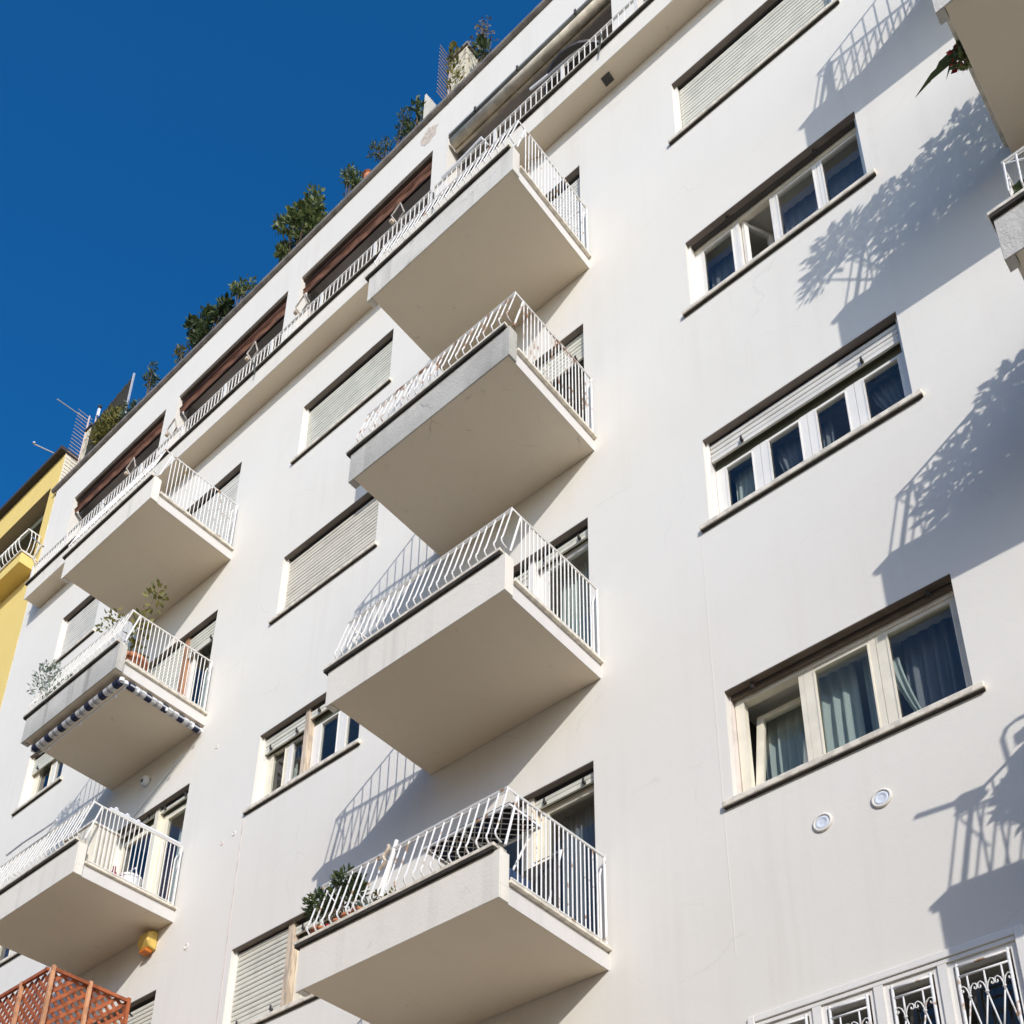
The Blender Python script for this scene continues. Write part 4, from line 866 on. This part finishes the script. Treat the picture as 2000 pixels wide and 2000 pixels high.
MB().tube([(rx0 + .1, ry1, -.01), (rx0 + .3, ry0 + .1, -.93)], .011, 6).build('leg', M['speckle'], rk); MB().tube([(rx1 - .1, ry1, -.01), (rx1 - .3, ry0 + .1, -.93)], .011, 6).build('leg', M['speckle'], rk)
tq = MB().box(6.45, 7.02, -.46, -.42, ZB[2] + .203, ZB[2] + .95).build('folded_table', M['iron'], None, bevel=.01); tag(tq, 'dark folded table standing behind the drying rack', 'folding table')
bx = MB().box(6.62, 6.98, -1.02, -.72, ZB[2] + .203, ZB[2] + .56).build('storage_box', M['blue'], None, bevel=.015); tag(bx, 'blue storage box on the floor of the lowest middle balcony', 'box')
ch = empty('folding_chair', (6.66, -.42, ZB[2] + .203)); tag(ch, 'folded white chair leaning by the cream door of the lowest middle balcony', 'chair')
MB().tube([(0, -.15, 0), (0, .1, .9), (.3, .1, .9), (.3, -.15, 0)], .011, 6).build('frame', M['white_pl'], ch); MB().box(.01, .29, -.02, .0, .42, .50).build('slat', M['white_pl'], ch)
rg = MB().tube([(5.93, -1.33, ZB[2] + 1.06), (5.97, -1.36, ZB[2] + 1.0), (5.92, -1.37, ZB[2] + .93), (5.96, -1.38, ZB[2] + .86), (5.90, -1.385, ZB[2] + .80)], .017, 6).build('rope', M['oldwood']); tag(rg, 'twist of tan rope tied to the tall tube on the lowest middle rail', 'rope')
# ------------------------------------------------------------------ greenery on the right-hand balconies
def dense_bush(name, base, lobes, label, key, n, ln, seed, wd=.4):
    s = empty(name, base); tag(s, label, 'plant', 'bushes on the right-hand balconies'); mb = MB()
    for q, (c, rad, dn) in enumerate(lobes): leaf_cloud(mb, c, rad, int(n * dn), ln, seed + q, wd=wd)
    mb.build('foliage', M[key], s); tw = MB()
    for q, (c, rad, dn) in enumerate(lobes): tw.tube([(0, 0, 0), tuple(Vector(c) * .6), tuple(c)], .012, 5, .006)
    tw.build('stem', M['twig'], s); MB().lathe((0, 0, 0), [(.13, 0), (.18, .28), (.17, .28)], 14).build('pot', M['terra'], s); return s
zf = ZB[4] + .202
dense_bush('bush', (11.75, -1.1, zf), [((.25, .05, .62), (.40, .25, .50), 1.1), ((.62, .1, .92), (.50, .3, .62), 1.4), ((1.2, 0, 1.05), (.6, .3, .65), 1.4), ((-.02, -.40, 1.28), (.30, .10, .32), .45), ((-.24, -.42, 1.05), (.17, .08, .17), .16), ((.2, -.2, 1.2), (.25, .2, .25), .4)], 'overhanging leafy bush on the upper right balcony', 'leaf', 950, .10, 80)
zf3 = ZB[3] + .202
dense_bush('bush', (12.02, -1.08, zf3), [((.0, 0, .50), (.45, .22, .45), 1.0), ((.55, 0, .85), (.55, .25, .6), 1.4), ((1.2, 0, 1.2), (.6, .3, .7), 1.5)], 'dense green plants behind the bars of the lower right balcony', 'leaf_d', 1150, .10, 90, .5)
sk = empty('spiky_plant', (11.60, -.86, ZB[4] + .10)); tag(sk, 'long-leaved plant with a red flower hanging at the edge of the upper right balcony', 'plant')
o = MB()
for q, (dx, dy, dz, w_) in enumerate(((-.50, -.10, -.16, .075), (-.40, .05, .16, .06), (-.2, -.1, .55, .05), (.05, .0, .62, .05), (-.1, .2, .6, .05), (.25, .1, .5, .05), (.35, -.1, .3, .05), (-.3, .22, .35, .045))):
    o.blade([(0, 0, .1), (dx * .35, dy * .35, dz * .5 + .18), (dx * .7, dy * .7, dz * .85 + .14), (dx, dy, dz)], w_)
o.build('foliage', M['leaf_d'], sk); o = MB(); leaf_cloud(o, (-.12, .0, .10), (.07, .07, .09), 60, .07, 97, wd=.6); o.build('bloom', M['red'], sk); o = MB(); leaf_cloud(o, (-.10, -.03, .02), (.07, .08, .10), 130, .06, 98, wd=.6); o.build('leaves', M['leaf'], sk)
# aerial bracket and wire frame throwing their shadows from the lowest right balcony
zb = ZB[2]; ar = empty('rail_bracket', (11.4, -1.3, zb + 1.0)); tag(ar, 'metal bracket sticking out from the lowest right balcony rail', 'bracket')
MB().tube([(-.07, 0, .15), (.42, 0, .11)], .018, 6).build('arm', M['grey'], ar); MB().box(.22, .40, -.03, .03, .07, .17).build('clamp', M['grey'], ar, bevel=.02)
MB().tube([(.61, 0, .05), (.59, 0, .48), (.63, 0, .55), (.70, 0, .58), (1.3, 0, .62)], .014, 6).build('hoop', M['grey'], ar)
dense_bush('bush', (12.0, -1.0, ZB[2] + .202), [((-.22, 0, .62), (.17, .15, .24), .5), ((.2, 0, 1.05), (.3, .25, .3), .8), ((.8, 0, 1.1), (.5, .25, .5), 1.2)], 'leafy plant on the lowest right balcony', 'leaf', 700, .11, 110, .5)
# ------------------------------------------------------------------ the yellow neighbour
Y = empty('yellow_building', (-6.2, 0, 0)); tag(Y, 'yellow apartment building with a dark eave at the far left', 'building')
yx0, yx1, yt = -16.0, -.02, 24.05
def yb(mb, nm, k, **kw): return mb.build(nm, M[k], Y, **kw)
w_ = MB(); lo_z, hi_z = 21.02, 23.25; ox1 = -.32; ox0 = -12.0
w_.quad((yx0, .03, 0), (yx1, .03, 0), (yx1, .03, lo_z), (yx0, .03, lo_z)); w_.quad((yx0, .03, hi_z), (yx1, .03, hi_z), (yx1, .03, yt), (yx0, .03, yt)); w_.quad((ox1, .03, lo_z), (yx1, .03, lo_z), (yx1, .03, hi_z), (ox1, .03, hi_z)); w_.quad((yx0, .03, lo_z), (ox0, .03, lo_z), (ox0, .03, hi_z), (yx0, .03, hi_z))
yb(w_, 'wall', 'yellow')
s_ = MB(); s_.quad((yx1, .03, 0), (yx1, 8, 0), (yx1, 8, yt), (yx1, .03, yt)); yb(s_, 'side_wall', 'creamwall')
i_ = MB(); i_.quad((ox0, 1.6, lo_z), (ox1, 1.6, lo_z), (ox1, 1.6, hi_z), (ox0, 1.6, hi_z)); i_.quad((ox0, .03, hi_z), (ox1, .03, hi_z), (ox1, 1.6, hi_z), (ox0, 1.6, hi_z)); i_.quad((ox1, 1.6, lo_z), (ox1, 1.6, hi_z), (ox1, .03, hi_z), (ox1, .03, lo_z)); i_.quad((ox0, .03, lo_z), (ox0, .03, hi_z), (ox0, 1.6, hi_z), (ox0, 1.6, lo_z)); i_.quad((ox0, .03, lo_z), (ox0, 1.6, lo_z), (ox1, 1.6, lo_z), (ox1, .03, lo_z))
yb(i_, 'loggia', 'yellow_in')
yb(MB().box(yx0, yx1 + .03, -.10, 8, yt + .002, yt + .10), 'roof', 'eave')
yb(MB().box(ox0, ox1 - .02, .25, .42, hi_z - .30, hi_z - .12), 'awning_roll', 'box')
yb(MB().box(yx0, yx1 - .06, -.29, .029, 20.69, 20.95), 'balcony', 'yellow', bevel=.006)
yb(MB().box(yx0, yx1 - .04, -.32, .028, 20.952, 20.99), 'balcony_edge', 'marble')
r = MB().tube([(yx0, -.26, 21.62), (yx1 - .08, -.26, 21.62), (yx1 - .08, 0, 21.62)], .016, 6).tube([(yx0, -.26, 21.03), (yx1 - .08, -.26, 21.03), (yx1 - .08, 0, 21.03)], .012, 6)
yb(r, 'handrail', 'metal')
bl = MB().tube([(0, 0, .6), (0, -.03, .52), (0, -.10, .34), (0, -.12, .22), (0, -.07, .08), (0, 0, .02)], .010, 6).mesh('baluster', M['metal'])
for q in range(16): inst('baluster', bl, Y, (yx1 - .12 - q * .125, -.26, 21.02))
for q in range(3): inst('baluster', MB().tube([(.0, 0, .6), (.03, 0, .52), (.08, 0, .3), (.05, 0, .1), (0, 0, .02)], .009, 6).mesh('baluster', M['metal']), Y, (yx1 - .08, -.20 + q * .08, 21.02))
bpy.context.view_layer.update()
